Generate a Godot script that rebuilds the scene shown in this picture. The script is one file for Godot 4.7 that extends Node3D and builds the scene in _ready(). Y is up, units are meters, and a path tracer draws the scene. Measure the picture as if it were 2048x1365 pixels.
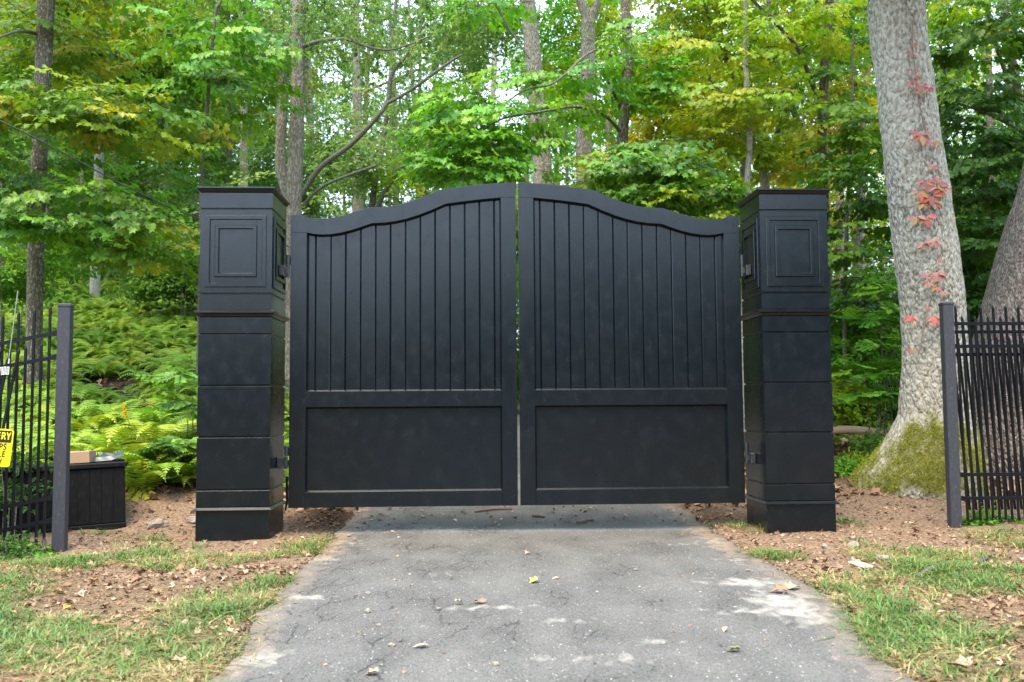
extends Node3D

# ------------------------------------------------------------------ helpers
var used := {}
var rng := RandomNumberGenerator.new()
var M := {}
var MESH := {}
var cam: Camera3D
var FOCAL := 1853.6            # lens, in pixels of the 2048 wide photograph
var lump := FastNoiseLite.new()
var grain := FastNoiseLite.new()

func numbered(called: String) -> String:
	if not used.has(called):
		used[called] = 0
		return called
	used[called] += 1
	return "%s_%03d" % [called, used[called]]

func tag(o, label := "", category := "", group := "", kind := ""):
	if label: o.set_meta("label", label)
	if category: o.set_meta("category", category)
	if group: o.set_meta("group", group)
	if kind: o.set_meta("kind", kind)
	return o

func thing(called, label, category, where := Vector3.ZERO, group := ""):
	var o := Node3D.new()
	o.name = numbered(called)
	add_child(o)
	o.position = where
	return tag(o, label, category, group)

func begin() -> SurfaceTool:
	var st := SurfaceTool.new()
	st.begin(Mesh.PRIMITIVE_TRIANGLES)
	st.set_color(Color.WHITE)
	return st

func put_mesh(called, mesh, material, parent = null):
	var o := MeshInstance3D.new()
	o.mesh = mesh
	if material: o.material_override = material
	if parent == null:
		o.name = numbered(called)
		add_child(o)
	else:
		var n = 0
		var nm = called
		while parent.has_node(NodePath(nm)):
			n += 1
			nm = "%s_%03d" % [called, n]
		o.name = nm
		parent.add_child(o, true)
	return o

func obj(called, st: SurfaceTool, material, parent = null):
	return put_mesh(called, st.commit(), material, parent)

# one triangle turned so that its front looks along out
func tri(st: SurfaceTool, a: Vector3, b: Vector3, c: Vector3, out: Vector3):
	var n := (b - a).cross(c - a)
	if n.length_squared() < 1e-16: return
	n = n.normalized()
	if n.dot(out) > 0.0:
		var t := b; b = c; c = t
	else:
		n = -n
	for p in [a, b, c]:
		st.set_normal(n)
		st.add_vertex(p)

func quad(st, a, b, c, d, out):
	tri(st, a, b, c, out)
	tri(st, a, c, d, out)

func box(st, lo: Vector3, hi: Vector3, t := Transform3D.IDENTITY, ch := 0.0):
	# box with chamfered edges along the four front and back borders
	var c := (lo + hi) * 0.5
	var x = [lo.x, hi.x]; var y = [lo.y, hi.y]; var z = [lo.z, hi.z]
	var f = func(px, py, pz): return t * Vector3(px, py, pz)
	var B := t.basis
	if ch <= 0.0:
		for s in [0, 1]:
			var d = 2.0 * s - 1.0
			quad(st, f.call(x[s], y[0], z[0]), f.call(x[s], y[1], z[0]), f.call(x[s], y[1], z[1]), f.call(x[s], y[0], z[1]), B * Vector3(d, 0, 0))
			quad(st, f.call(x[0], y[s], z[0]), f.call(x[1], y[s], z[0]), f.call(x[1], y[s], z[1]), f.call(x[0], y[s], z[1]), B * Vector3(0, d, 0))
			quad(st, f.call(x[0], y[0], z[s]), f.call(x[1], y[0], z[s]), f.call(x[1], y[1], z[s]), f.call(x[0], y[1], z[s]), B * Vector3(0, 0, d))
		return
	# chamfer everything: 26-face box
	var q = func(ix, iy, iz, k):   # corner pulled in on the two axes other than k
		var p = Vector3(x[ix], y[iy], z[iz])
		var s = Vector3(1 - 2 * ix, 1 - 2 * iy, 1 - 2 * iz) * ch
		s[k] = 0.0
		return t * (p + s)
	for s in [0, 1]:
		var d = 2.0 * s - 1.0
		quad(st, q.call(s, 0, 0, 0), q.call(s, 1, 0, 0), q.call(s, 1, 1, 0), q.call(s, 0, 1, 0), B * Vector3(d, 0, 0))
		quad(st, q.call(0, s, 0, 1), q.call(1, s, 0, 1), q.call(1, s, 1, 1), q.call(0, s, 1, 1), B * Vector3(0, d, 0))
		quad(st, q.call(0, 0, s, 2), q.call(1, 0, s, 2), q.call(1, 1, s, 2), q.call(0, 1, s, 2), B * Vector3(0, 0, d))
	for i in [0, 1]:
		for j in [0, 1]:
			var di = 2.0 * i - 1.0; var dj = 2.0 * j - 1.0
			quad(st, q.call(i, j, 0, 0), q.call(i, j, 1, 0), q.call(i, j, 1, 1), q.call(i, j, 0, 1), B * Vector3(di, dj, 0))
			quad(st, q.call(i, 0, j, 0), q.call(i, 1, j, 0), q.call(i, 1, j, 2), q.call(i, 0, j, 2), B * Vector3(di, 0, dj))
			quad(st, q.call(0, i, j, 1), q.call(1, i, j, 1), q.call(1, i, j, 2), q.call(0, i, j, 2), B * Vector3(0, di, dj))
			for k in [0, 1]:
				tri(st, q.call(i, j, k, 0), q.call(i, j, k, 1), q.call(i, j, k, 2), B * Vector3(di, dj, 2.0 * k - 1.0))

# a profile of (offset, height) swept round a rectangle with mitred corners
func ring(st, x0, x1, z0, z1, prof: Array, close := true):
	for i in prof.size() - 1:
		var a = prof[i]; var b = prof[i + 1]
		var ca = [Vector3(x0 - a[0], a[1], z1 + a[0]), Vector3(x1 + a[0], a[1], z1 + a[0]), Vector3(x1 + a[0], a[1], z0 - a[0]), Vector3(x0 - a[0], a[1], z0 - a[0])]
		var cb = [Vector3(x0 - b[0], b[1], z1 + b[0]), Vector3(x1 + b[0], b[1], z1 + b[0]), Vector3(x1 + b[0], b[1], z0 - b[0]), Vector3(x0 - b[0], b[1], z0 - b[0])]
		var outs = [Vector3(0, 0, 1), Vector3(1, 0, 0), Vector3(0, 0, -1), Vector3(-1, 0, 0)]
		for k in 4:
			var o: Vector3 = outs[k] * (b[1] - a[1]) - Vector3(0, 1, 0) * (b[0] - a[0])
			quad(st, ca[k], ca[(k + 1) % 4], cb[(k + 1) % 4], cb[k], o)
	if close:
		for e in [0, prof.size() - 1]:
			var p = prof[e]
			quad(st, Vector3(x0 - p[0], p[1], z1 + p[0]), Vector3(x1 + p[0], p[1], z1 + p[0]), Vector3(x1 + p[0], p[1], z0 - p[0]), Vector3(x0 - p[0], p[1], z0 - p[0]), Vector3(0, -1 if e == 0 else 1, 0))

# an outline in x, y given thickness between two z, with a small front chamfer
func slab(st, poly: PackedVector2Array, zf: float, zb: float, ch := 0.002):
	var n := poly.size()
	var area := 0.0
	for i in n: area += poly[i].cross(poly[(i + 1) % n])
	var inner := PackedVector2Array()
	for i in n:
		var e0 := (poly[i] - poly[(i + n - 1) % n]).normalized()
		var e1 := (poly[(i + 1) % n] - poly[i]).normalized()
		var n0 := Vector2(-e0.y, e0.x) * signf(area); var n1 := Vector2(-e1.y, e1.x) * signf(area)
		var m := (n0 + n1).normalized()
		inner.append(poly[i] + m * ch / maxf(0.4, m.dot(n0)))
	var ix := Geometry2D.triangulate_polygon(poly)
	for k in range(0, ix.size(), 3):
		tri(st, v3(inner[ix[k]], zf), v3(inner[ix[k + 1]], zf), v3(inner[ix[k + 2]], zf), Vector3(0, 0, 1))
		tri(st, v3(poly[ix[k]], zb), v3(poly[ix[k + 1]], zb), v3(poly[ix[k + 2]], zb), Vector3(0, 0, -1))
	for i in n:
		var j := (i + 1) % n
		var e := (poly[j] - poly[i]).normalized()
		var o := v3(Vector2(e.y, -e.x) * signf(area), 0)
		quad(st, v3(poly[i], zb), v3(poly[j], zb), v3(poly[j], zf - ch), v3(poly[i], zf - ch), o)
		quad(st, v3(poly[i], zf - ch), v3(poly[j], zf - ch), v3(inner[j], zf), v3(inner[i], zf), o + Vector3(0, 0, 1))

func v3(p: Vector2, z: float) -> Vector3:
	return Vector3(p.x, p.y, z)

# a tube through points with radii; wob roughens it; cut = closed ends
func tube(st, pts: Array, radii: Array, sides := 8, wob := 0.0, cut := true, seed_ := 0.0, tint := Color.WHITE):
	var ring0 := []
	var nrm0 := []
	var side := Vector3(1, 0, 0)
	for i in pts.size():
		var d: Vector3 = (pts[mini(i + 1, pts.size() - 1)] - pts[maxi(i - 1, 0)]).normalized()
		side = (side - d * side.dot(d))
		if side.length() < 0.05: side = Vector3(0, 0, 1) - d * d.z
		side = side.normalized()
		var up := d.cross(side)
		var rg := []; var nm := []
		for k in sides:
			var a := TAU * k / sides
			var o := side * cos(a) + up * sin(a)
			var r: float = radii[i]
			if wob > 0.0:
				r *= 1.0 + wob * lump.get_noise_3d(pts[i].x * 8.0 + o.x * 9.0 + seed_, pts[i].y * 5.0, pts[i].z * 8.0 + o.z * 9.0)
			rg.append(pts[i] + o * r)
			nm.append(o)
		if i > 0:
			for k in sides:
				var k2 := (k + 1) % sides
				for w in [[ring0[k], nrm0[k]], [rg[k2], nm[k2]], [ring0[k2], nrm0[k2]], [ring0[k], nrm0[k]], [rg[k], nm[k]], [rg[k2], nm[k2]]]:
					st.set_color(tint)
					st.set_normal(w[1])
					st.add_vertex(w[0])
		ring0 = rg; nrm0 = nm
		if cut and (i == 0 or i == pts.size() - 1):
			for k in sides:
				st.set_color(tint)
				tri(st, pts[i], rg[k], rg[(k + 1) % sides], -d if i == 0 else d)

func smooth_path(pts: Array, radii: Array, step := 4) -> Array:
	var P := []; var R := []
	for i in pts.size() - 1:
		var a: Vector3 = pts[maxi(i - 1, 0)]; var b: Vector3 = pts[i]; var c: Vector3 = pts[i + 1]; var d: Vector3 = pts[mini(i + 2, pts.size() - 1)]
		for k in step:
			var t := float(k) / step
			P.append(b.cubic_interpolate(c, a, d, t))
			R.append(lerpf(radii[i], radii[i + 1], t))
	P.append(pts[-1]); R.append(radii[-1])
	return [P, R]

func cylinder(st, a: Vector3, b: Vector3, r: float, sides := 12):
	tube(st, [a, b], [r, r], sides)

# the place that lies that many metres ahead along that sight line of the lens
func at(px: float, py: float, depth: float) -> Vector3:
	var b := cam.transform.basis
	return cam.position + (-b.z + b.x * (px - 1024.0) / FOCAL - b.y * (py - 682.5) / FOCAL) * depth

# ------------------------------------------------------------------ ground shape
func drive_left(z: float) -> float:
	return -1.02 - 0.09 * smoothstep(-4.2, -5.2, z) + 0.045 * lump.get_noise_2d(z * 60.0, 3.0) + 0.035 * lump.get_noise_2d(z * 260.0, 9.0)

func drive_right(z: float) -> float:
	return 1.66 + 0.29 * smoothstep(-3.6, -5.2, z) + 0.08 * smoothstep(-7.0, -8.4, z) + 0.05 * lump.get_noise_2d(z * 55.0, 40.0) + 0.035 * lump.get_noise_2d(z * 270.0, 19.0)

func ground(x: float, z: float) -> float:
	var h := 0.0
	var back := -z - 8.3
	if back > 0.0:
		var l := smoothstep(-1.7, -3.4, x)
		h += l * (0.31 * minf(back, 14.0) + 0.2 * maxf(0.0, minf(back, 60.0) - 14.0)) * (1.0 + 0.02 * maxf(0.0, -x - 6.0) * clampf(back / 20.0, 0, 1))
		var r := smoothstep(2.4, 4.2, x)
		h += r * (0.16 * minf(back, 9.0) + 0.07 * maxf(0.0, minf(back, 60.0) - 9.0))
		h += (1.0 - l) * (1.0 - r) * 0.05 * minf(back, 60.0)
	var drive := smoothstep(drive_left(z) - 0.10, drive_left(z) + 0.05, x) * (1.0 - smoothstep(drive_right(z) - 0.05, drive_right(z) + 0.10, x))
	var off := 1.0 - drive
	h += off * (0.030 * lump.get_noise_2d(x * 42.0, z * 42.0) + 0.014 * grain.get_noise_2d(x * 60.0, z * 60.0) + 0.008)
	h += off * 0.05 * smoothstep(-9.0, -14.0, z) * lump.get_noise_2d(x * 25.0 + 90.0, z * 25.0) * 3.0
	# loose earth heaped and scraped beside the hinges
	h += 0.07 * exp(-(pow(x + 1.34, 2) / 0.035 + pow(z + 8.75, 2) / 0.10)) * (1.0 + 1.2 * grain.get_noise_2d(x * 90.0, z * 90.0))
	h -= 0.06 * exp(-(pow(x - 2.18, 2) / 0.02 + pow(z + 8.35, 2) / 0.10))
	h += 0.05 * exp(-(pow(x - 2.30, 2) / 0.06 + pow(z + 9.2, 2) / 0.2)) * (1.0 + 1.2 * grain.get_noise_2d(x * 90.0, z * 90.0))
	return h - 0.03 * drive

func drive_h(z: float) -> float:
	return 0.05 * maxf(0.0, minf(-z - 8.3, 60.0)) + 0.012

# ------------------------------------------------------------------ textures and materials
func noise(freq: float, seed_: int, type := FastNoiseLite.TYPE_SIMPLEX_SMOOTH, oct := 4) -> FastNoiseLite:
	var n := FastNoiseLite.new()
	n.seed = seed_; n.frequency = freq; n.noise_type = type; n.fractal_octaves = oct
	n.fractal_type = FastNoiseLite.FRACTAL_FBM if oct > 1 else FastNoiseLite.FRACTAL_NONE
	return n

func ramp(stops: Array) -> Gradient:
	var g := Gradient.new()
	var o := PackedFloat32Array(); var c := PackedColorArray()
	for s in stops:
		o.append(s[0]); c.append(s[1].linear_to_srgb())
	g.offsets = o; g.colors = c
	return g

func ntex(n: FastNoiseLite, size := 512, stops = null) -> NoiseTexture2D:
	var t := NoiseTexture2D.new()
	t.width = size; t.height = size; t.seamless = true; t.noise = n
	if stops: t.color_ramp = ramp(stops)
	return t

func mat(called, color: Color, rough := 0.8, spec := 0.5) -> StandardMaterial3D:
	var m := StandardMaterial3D.new()
	m.resource_name = called
	m.albedo_color = color.linear_to_srgb()
	m.roughness = rough
	m.metallic_specular = spec
	return m

func world_mapped(m: StandardMaterial3D, scale: Vector3):
	m.uv1_triplanar = true; m.uv1_world_triplanar = true
	m.uv1_scale = scale
	return m

func bark(called, seed_, dark: Color, mid: Color, pale: Color, scale: Vector3, relief: float, spots := 0.5, blotch := 0.02):
	var m := mat(called, Color.WHITE, 0.92, 0.3)
	var n := noise(0.035, seed_, FastNoiseLite.TYPE_CELLULAR, 2)
	n.cellular_return_type = FastNoiseLite.RETURN_DISTANCE2_SUB
	n.domain_warp_enabled = true; n.domain_warp_amplitude = 14.0; n.domain_warp_frequency = 0.03
	m.heightmap_enabled = true; m.heightmap_texture = ntex(n, 512); m.heightmap_scale = relief
	m.albedo_texture = ntex(n, 512, [[0.0, dark], [0.18, dark.lerp(mid, 0.5)], [0.42, mid], [1.0, mid.lerp(pale, 0.35)]])
	m.detail_enabled = true
	m.detail_blend_mode = BaseMaterial3D.BLEND_MODE_MIX
	var blot := noise(blotch, seed_ + 7, FastNoiseLite.TYPE_SIMPLEX_SMOOTH, 5)
	var clear := pale; clear.a = 0.0
	var g := Gradient.new()
	var pc := pale.linear_to_srgb(); var c0 := pc; c0.a = 0.0; pc.a = 0.8
	g.offsets = PackedFloat32Array([0.0, spots, minf(0.98, spots + 0.12), 1.0]); g.colors = PackedColorArray([c0, c0, pc, pc])
	var t := NoiseTexture2D.new(); t.width = 512; t.height = 512; t.seamless = true; t.noise = blot; t.color_ramp = g
	m.detail_albedo = t
	m.detail_uv_layer = BaseMaterial3D.DETAIL_UV_1
	m.vertex_color_use_as_albedo = true
	return world_mapped(m, scale)

func leaf_mat(called, color := Color(1, 1, 1), rough := 0.5, through := 0.9):
	var m := mat(called, color, rough, 0.5)
	m.vertex_color_use_as_albedo = true
	m.backlight_enabled = true
	m.backlight = Color(through, through, through * 0.7)
	m.cull_mode = BaseMaterial3D.CULL_DISABLED
	return m

func make_materials():
	# black satin paint, brushed and slightly chalky in places
	var p := mat("black satin paint", Color.WHITE, 1.0, 0.49)
	var pn := noise(0.010, 5, FastNoiseLite.TYPE_SIMPLEX_SMOOTH, 5)
	p.albedo_texture = ntex(pn, 512, [[0.0, Color(0.0018, 0.0042, 0.0072)], [0.55, Color(0.0022, 0.0046, 0.0078)], [0.72, Color(0.0036, 0.0062, 0.0094)], [0.88, Color(0.0042, 0.0068, 0.0100)], [1.0, Color(0.0060, 0.0088, 0.0122)]])
	p.roughness_texture = ntex(noise(0.016, 8), 512, [[0.0, Color(0.038, 0.038, 0.038)], [0.5, Color(0.046, 0.046, 0.046)], [0.75, Color(0.056, 0.056, 0.056)], [1.0, Color(0.085, 0.085, 0.085)]])
	p.heightmap_enabled = true
	p.heightmap_texture = ntex(noise(0.16, 21), 512); p.heightmap_scale = 0.006
	world_mapped(p, Vector3(1.0, 0.75, 1.0))
	M.paint = p
	var pg: StandardMaterial3D = p.duplicate(); pg.resource_name = "fresh glossy black paint"
	pg.heightmap_texture = ntex(noise(0.22, 22), 512); pg.heightmap_scale = 0.05
	pg.albedo_texture = null; pg.albedo_color = Color(0.0025, 0.0045, 0.006).linear_to_srgb()
	M.paint_rough = pg
	M.metal = mat("black powder coat", Color(0.005, 0.006, 0.009), 0.36, 0.36)
	M.post = mat("dark grey powder coat", Color.WHITE, 0.55, 0.45)
	M.post.albedo_texture = ntex(noise(0.06, 31), 256, [[0.0, Color(0.026, 0.028, 0.036)], [0.6, Color(0.034, 0.036, 0.046)], [0.78, Color(0.04, 0.041, 0.048)], [0.9, Color(0.10, 0.095, 0.085)]])
	world_mapped(M.post, Vector3(2.4, 1.2, 2.4))
	M.iron = mat("hammered black iron", Color(0.011, 0.012, 0.017), 0.28, 0.6)
	M.iron.heightmap_enabled = true; M.iron.heightmap_texture = ntex(noise(0.12, 33), 256); M.iron.heightmap_scale = 0.25
	world_mapped(M.iron, Vector3(5, 5, 5))
	M.bark_grey = bark("grey furrowed bark", 41, Color(0.09, 0.075, 0.06), Color(0.30, 0.265, 0.21), Color(0.42, 0.45, 0.36), Vector3(2.6, 0.7, 2.6), 3.0, 0.58)
	M.bark_dark = bark("dark bark with lichen", 43, Color(0.05, 0.042, 0.032), Color(0.16, 0.135, 0.10), Color(0.36, 0.38, 0.30), Vector3(3.0, 1.0, 3.0), 2.0, 0.60)
	M.bark_pale = bark("pale smooth bark", 47, Color(0.18, 0.16, 0.135), Color(0.36, 0.33, 0.28), Color(0.48, 0.47, 0.41), Vector3(3.0, 1.1, 3.0), 1.0, 0.55)
	M.bark_lichen = bark("lichen grown bark", 53, Color(0.06, 0.045, 0.032), Color(0.34, 0.30, 0.235), Color(0.53, 0.515, 0.43), Vector3(1.15, 0.55, 1.15), 4.5, 0.47, 0.04)
	var lb: Gradient = M.bark_lichen.albedo_texture.color_ramp
	lb.offsets = PackedFloat32Array([0.0, 0.09, 0.2, 1.0])
	M.limb = bark("limb bark", 59, Color(0.06, 0.05, 0.04), Color(0.15, 0.135, 0.105), Color(0.30, 0.32, 0.26), Vector3(5, 4, 5), 1.0, 0.56)
	M.leaf = leaf_mat("leaves", Color.WHITE, 0.42, 0.95)
	M.far_leaf = leaf_mat("small leaves", Color.WHITE, 0.55, 1.0)
	M.fern = leaf_mat("fern", Color.WHITE, 0.6, 0.8)
	M.grass = leaf_mat("grass", Color.WHITE, 0.5, 0.7)
	M.dead = leaf_mat("fallen leaves", Color.WHITE, 0.75, 0.3)
	M.soil = mat("earth", Color.WHITE, 0.96, 0.2)
	M.soil.vertex_color_use_as_albedo = true
	M.soil.albedo_texture = ntex(noise(0.03, 61, FastNoiseLite.TYPE_SIMPLEX_SMOOTH, 6), 1024, [[0.0, Color(0.35, 0.33, 0.31)], [0.42, Color(0.62, 0.6, 0.58)], [0.6, Color(0.85, 0.84, 0.82)], [0.8, Color(1, 1, 1)], [1.0, Color(1, 1, 1)]])
	M.soil.heightmap_enabled = true; M.soil.heightmap_texture = ntex(noise(0.05, 63, FastNoiseLite.TYPE_SIMPLEX_SMOOTH, 5), 1024); M.soil.heightmap_scale = 4.0
	world_mapped(M.soil, Vector3(0.83, 0.83, 0.83))
	M.stone = mat("stone", Color.WHITE, 0.85, 0.3)
	M.stone.albedo_texture = ntex(noise(0.04, 67), 256, [[0.0, Color(0.16, 0.13, 0.105)], [0.5, Color(0.25, 0.21, 0.17)], [1.0, Color(0.36, 0.31, 0.26)]])
	world_mapped(M.stone, Vector3(6, 6, 6))
	M.stone.vertex_color_use_as_albedo = true
	M.twig = mat("dry twig", Color(0.20, 0.14, 0.10), 0.9, 0.2)
	M.plastic = mat("black weathered resin", Color.WHITE, 0.6, 0.3)
	M.plastic.albedo_texture = ntex(noise(0.03, 71, FastNoiseLite.TYPE_SIMPLEX_SMOOTH, 5), 512, [[0.0, Color(0.004, 0.004, 0.005)], [0.55, Color(0.006, 0.006, 0.007)], [0.75, Color(0.011, 0.0105, 0.010)], [1.0, Color(0.045, 0.04, 0.033)]])
	world_mapped(M.plastic, Vector3(3.2, 0.6, 3.2))

# ------------------------------------------------------------------ leaves and sprays
func leaf(st, o: Vector3, along: Vector3, up: Vector3, size: float, lobed: bool, tint: Color, curl := 0.12):
	var side := along.cross(up).normalized()
	var n := side.cross(along).normalized()
	var pts: Array
	if lobed:
		pts = [[0.0, 0.0], [0.24, -0.02], [0.50, 0.16], [0.30, 0.30], [0.54, 0.66], [0.24, 0.58], [0.0, 1.0], [-0.24, 0.58], [-0.54, 0.66], [-0.30, 0.30], [-0.50, 0.16], [-0.24, -0.02]]
	else:
		pts = [[0.0, 0.0], [0.27, 0.35], [0.2, 0.7], [0.0, 1.0], [-0.2, 0.7], [-0.27, 0.35]]
	var W := []
	for p in pts:
		W.append(o + (side * p[0] + along * p[1] + n * (curl * absf(p[0]) * 1.6 - curl * p[1] * p[1] * 1.2)) * size)
	var mid := o + (along * 0.34) * size
	for i in W.size():
		var j := (i + 1) % W.size()
		st.set_color(tint)
		tri(st, mid, W[i], W[j], n)

func blade_leaf(st, o: Vector3, along: Vector3, up: Vector3, size: float, width: float, tint: Color):
	var side := along.cross(up).normalized() * width * size
	var n := side.cross(along).normalized()
	var a := o; var d := o + along * size - n * size * 0.12
	var m := o + along * size * 0.45
	for s in [1.0, -1.0]:
		st.set_color(tint)
		tri(st, a, m + side * s + n * size * 0.08, d, n)

func rand_dir(flat := 1.0) -> Vector3:
	var v := Vector3(rng.randfn(), rng.randfn() * flat, rng.randfn())
	return v.normalized()

# a branch tip: a few twigs in a plane with leaves standing off them
func spray(kind: String, seed_: int) -> Mesh:
	rng.seed = seed_
	var st := begin()
	var twig := Color(0.05, 0.035, 0.02)
	if kind == "maple":
		for k in 5:
			var a := -0.9 + 0.45 * k + rng.randf_range(-0.12, 0.12)
			var dir := Vector3(sin(a), rng.randf_range(-0.22, 0.12), cos(a))
			var len_ := 0.42 - 0.09 * absf(a)
			tube(st, [Vector3.ZERO, dir * len_ * 0.5 + Vector3(0, 0.01, 0), dir * len_ - Vector3(0, 0.03, 0)], [0.004, 0.003, 0.002], 3, 0.0, false, 0.0, twig)
			for j in 5:
				var t := 0.25 + 0.19 * j
				var o := dir * len_ * t + Vector3(0, -0.02 * t, 0)
				var la := a + (0.9 if j % 2 else -0.9) * (1.0 - 0.75 * (j / 4.0)) + rng.randf_range(-0.3, 0.3)
				var al := Vector3(sin(la), rng.randf_range(-0.75, -0.05), cos(la)).normalized()
				var up := (Vector3.UP + rand_dir() * 0.5).normalized()
				var s := rng.randf_range(0.085, 0.135)
				var v := rng.randf_range(0.72, 1.25)
				leaf(st, o + al * 0.03, al, up, s, true, Color(v, v * rng.randf_range(0.95, 1.05), v))
	elif kind == "fine":
		for k in 9:
			var a := rng.randf_range(-PI, PI)
			var dir := Vector3(sin(a), rng.randf_range(-0.3, 0.3), cos(a))
			var len_ := rng.randf_range(0.3, 0.6)
			for j in 7:
				var o := dir * len_ * (0.2 + 0.13 * j) + rand_dir() * 0.04
				var al := (dir * 0.7 + rand_dir(0.6) * 0.9 + Vector3(0, -0.25, 0)).normalized()
				var up := (Vector3.UP + rand_dir() * 0.6).normalized()
				var v := rng.randf_range(0.65, 1.35)
				blade_leaf(st, o, al, up, rng.randf_range(0.09, 0.15), 0.27, Color(v, v, v))
	elif kind == "oak":
		for k in 10:
			var c := rand_dir(0.6) * rng.randf_range(0.1, 0.55)
			for j in 6:
				var al := (rand_dir(0.7) + Vector3(0, -0.3, 0)).normalized()
				var up := (Vector3.UP + rand_dir() * 0.7).normalized()
				var v := rng.randf_range(0.6, 1.4)
				blade_leaf(st, c, al, up, rng.randf_range(0.11, 0.18), 0.24, Color(v, v, v))
	elif kind == "ash":
		for k in 4:
			var a := rng.randf_range(-1.3, 1.3)
			var dir := Vector3(sin(a), rng.randf_range(-0.1, 0.35), cos(a)).normalized()
			var len_ := rng.randf_range(0.3, 0.42)
			tube(st, [Vector3.ZERO, dir * len_], [0.003, 0.002], 3, 0.0, false, 0.0, Color(0.1, 0.14, 0.03))
			for j in 6:
				for s in [-1, 1]:
					var o := dir * len_ * (0.22 + 0.14 * j)
					var al = (dir * 0.55 + Vector3(dir.z, -0.12, -dir.x) * s + rand_dir() * 0.12).normalized()
					var v := rng.randf_range(0.8, 1.2)
					leaf(st, o, al, (Vector3.UP + rand_dir() * 0.25).normalized(), rng.randf_range(0.08, 0.105), false, Color(v, v, v))
	return st.commit()

func fern_frond(st, turn: float, len_: float, lift: float, tint: Color, pairs := 17):
	var out := Vector3(sin(turn), 0, cos(turn))
	var side := Vector3(out.z, 0, -out.x)
	var prev := Vector3.ZERO
	for i in range(1, pairs + 1):
		var t := float(i) / pairs
		var p := out * len_ * (0.85 * t) + Vector3.UP * len_ * (lift * t - (lift * 0.78) * t * t * t)
		var d := (p - prev).normalized()
		var n := side.cross(d).normalized()
		if n.y < 0: n = -n
		st.set_color(tint * 0.8)
		tri(st, prev + side * 0.004, prev - side * 0.004, p, n)
		var w := len_ * 0.24 * sin(PI * pow(clampf(0.06 + t * 0.94, 0, 1), 0.62)) + 0.004
		for s in [-1.0, 1.0]:
			var al = (side * s + d * 0.35 - n * 0.18).normalized()
			var v := rng.randf_range(0.8, 1.2)
			st.set_color(Color(tint.r * v, tint.g * v, tint.b * v))
			var o := prev.lerp(p, 0.5)
			tri(st, o - d * len_ * 0.020, o + d * len_ * 0.020, o + al * w * 0.6 + d * len_ * 0.022, n)
			tri(st, o - d * len_ * 0.020, o + al * w * 0.6 + d * len_ * 0.022, o + al * w, n)
		prev = p

func fern_mesh(seed_: int) -> Mesh:
	rng.seed = seed_
	var st := begin()
	for k in 9:
		fern_frond(st, TAU * k / 9.0 + rng.randf_range(-0.3, 0.3), rng.randf_range(0.5, 0.8), rng.randf_range(0.55, 1.15), Color(1, 1, 1))
	return st.commit()

func grass_mesh(seed_: int, n: int, tall: float, lie: float) -> Mesh:
	rng.seed = seed_
	var st := begin()
	for k in n:
		var a := rng.randf() * TAU
		var o := Vector3(rng.randfn() * 0.035, 0, rng.randfn() * 0.035)
		var dir := Vector3(sin(a), 0, cos(a))
		var len_ := tall * rng.randf_range(0.5, 1.25)
		var bend := rng.randf_range(0.3, 1.0) * lie
		var w := rng.randf_range(0.0015, 0.0032)
		var side := Vector3(dir.z, 0, -dir.x) * w
		var v := rng.randf_range(0.7, 1.3)
		var pa := o; var pb := o + dir * len_ * 0.35 * bend + Vector3.UP * len_ * 0.45 * (1.1 - 0.6 * bend)
		var pc := o + dir * len_ * 0.95 * bend + Vector3.UP * len_ * maxf(0.05, 0.85 * (1.0 - 0.9 * bend))
		for q in [[pa - side, pa + side, pb + side], [pa - side, pb + side, pb - side], [pb - side, pb + side, pc]]:
			st.set_color(Color(v, v, v))
			tri(st, q[0], q[1], q[2], (Vector3.UP + dir * 0.3 - dir))
	return st.commit()

func dead_leaf_mesh(seed_: int, lobed: bool) -> Mesh:
	rng.seed = seed_
	var st := begin()
	leaf(st, Vector3(0, 0.006, -0.5), Vector3(0, 0.1, 1).normalized(), Vector3.UP, 1.0, lobed, Color.WHITE, rng.randf_range(0.15, 0.45))
	return st.commit()

func stone_mesh(seed_: int) -> Mesh:
	rng.seed = seed_
	var st := begin()
	var V := []
	for i in 6:
		var row := []
		for k in 9:
			var th := PI * i / 5.0; var ph := TAU * k / 9.0
			var d := Vector3(sin(th) * cos(ph), cos(th), sin(th) * sin(ph))
			row.append(d * (0.5 + 0.32 * lump.get_noise_3d(d.x * 40.0 + seed_ * 17.0, d.y * 40.0, d.z * 40.0)) * Vector3(1, 0.62, 0.8))
		V.append(row)
	for i in 5:
		for k in 9:
			var k2 := (k + 1) % 9
			var o: Vector3 = V[i][k] + V[i + 1][k2]
			st.set_color(Color.WHITE)
			quad(st, V[i][k], V[i][k2], V[i + 1][k2], V[i + 1][k], o)
	return st.commit()

func scatter(called, mesh: Mesh, material, xf: Array, cols: Array, parent = null):
	var mm := MultiMesh.new()
	mm.transform_format = MultiMesh.TRANSFORM_3D
	mm.use_colors = true
	mm.mesh = mesh
	mm.instance_count = xf.size()
	for i in xf.size():
		mm.set_instance_transform(i, xf[i])
		mm.set_instance_color(i, cols[i])
	var o := MultiMeshInstance3D.new()
	o.multimesh = mm
	o.material_override = material
	if parent == null:
		o.name = numbered(called)
		add_child(o)
	else:
		var n = 0
		var nm = called
		while parent.has_node(NodePath(nm)):
			n += 1
			nm = "%s_%03d" % [called, n]
		o.name = nm
		parent.add_child(o, true)
	o.set_meta("kind", "stuff")
	return o

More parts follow.
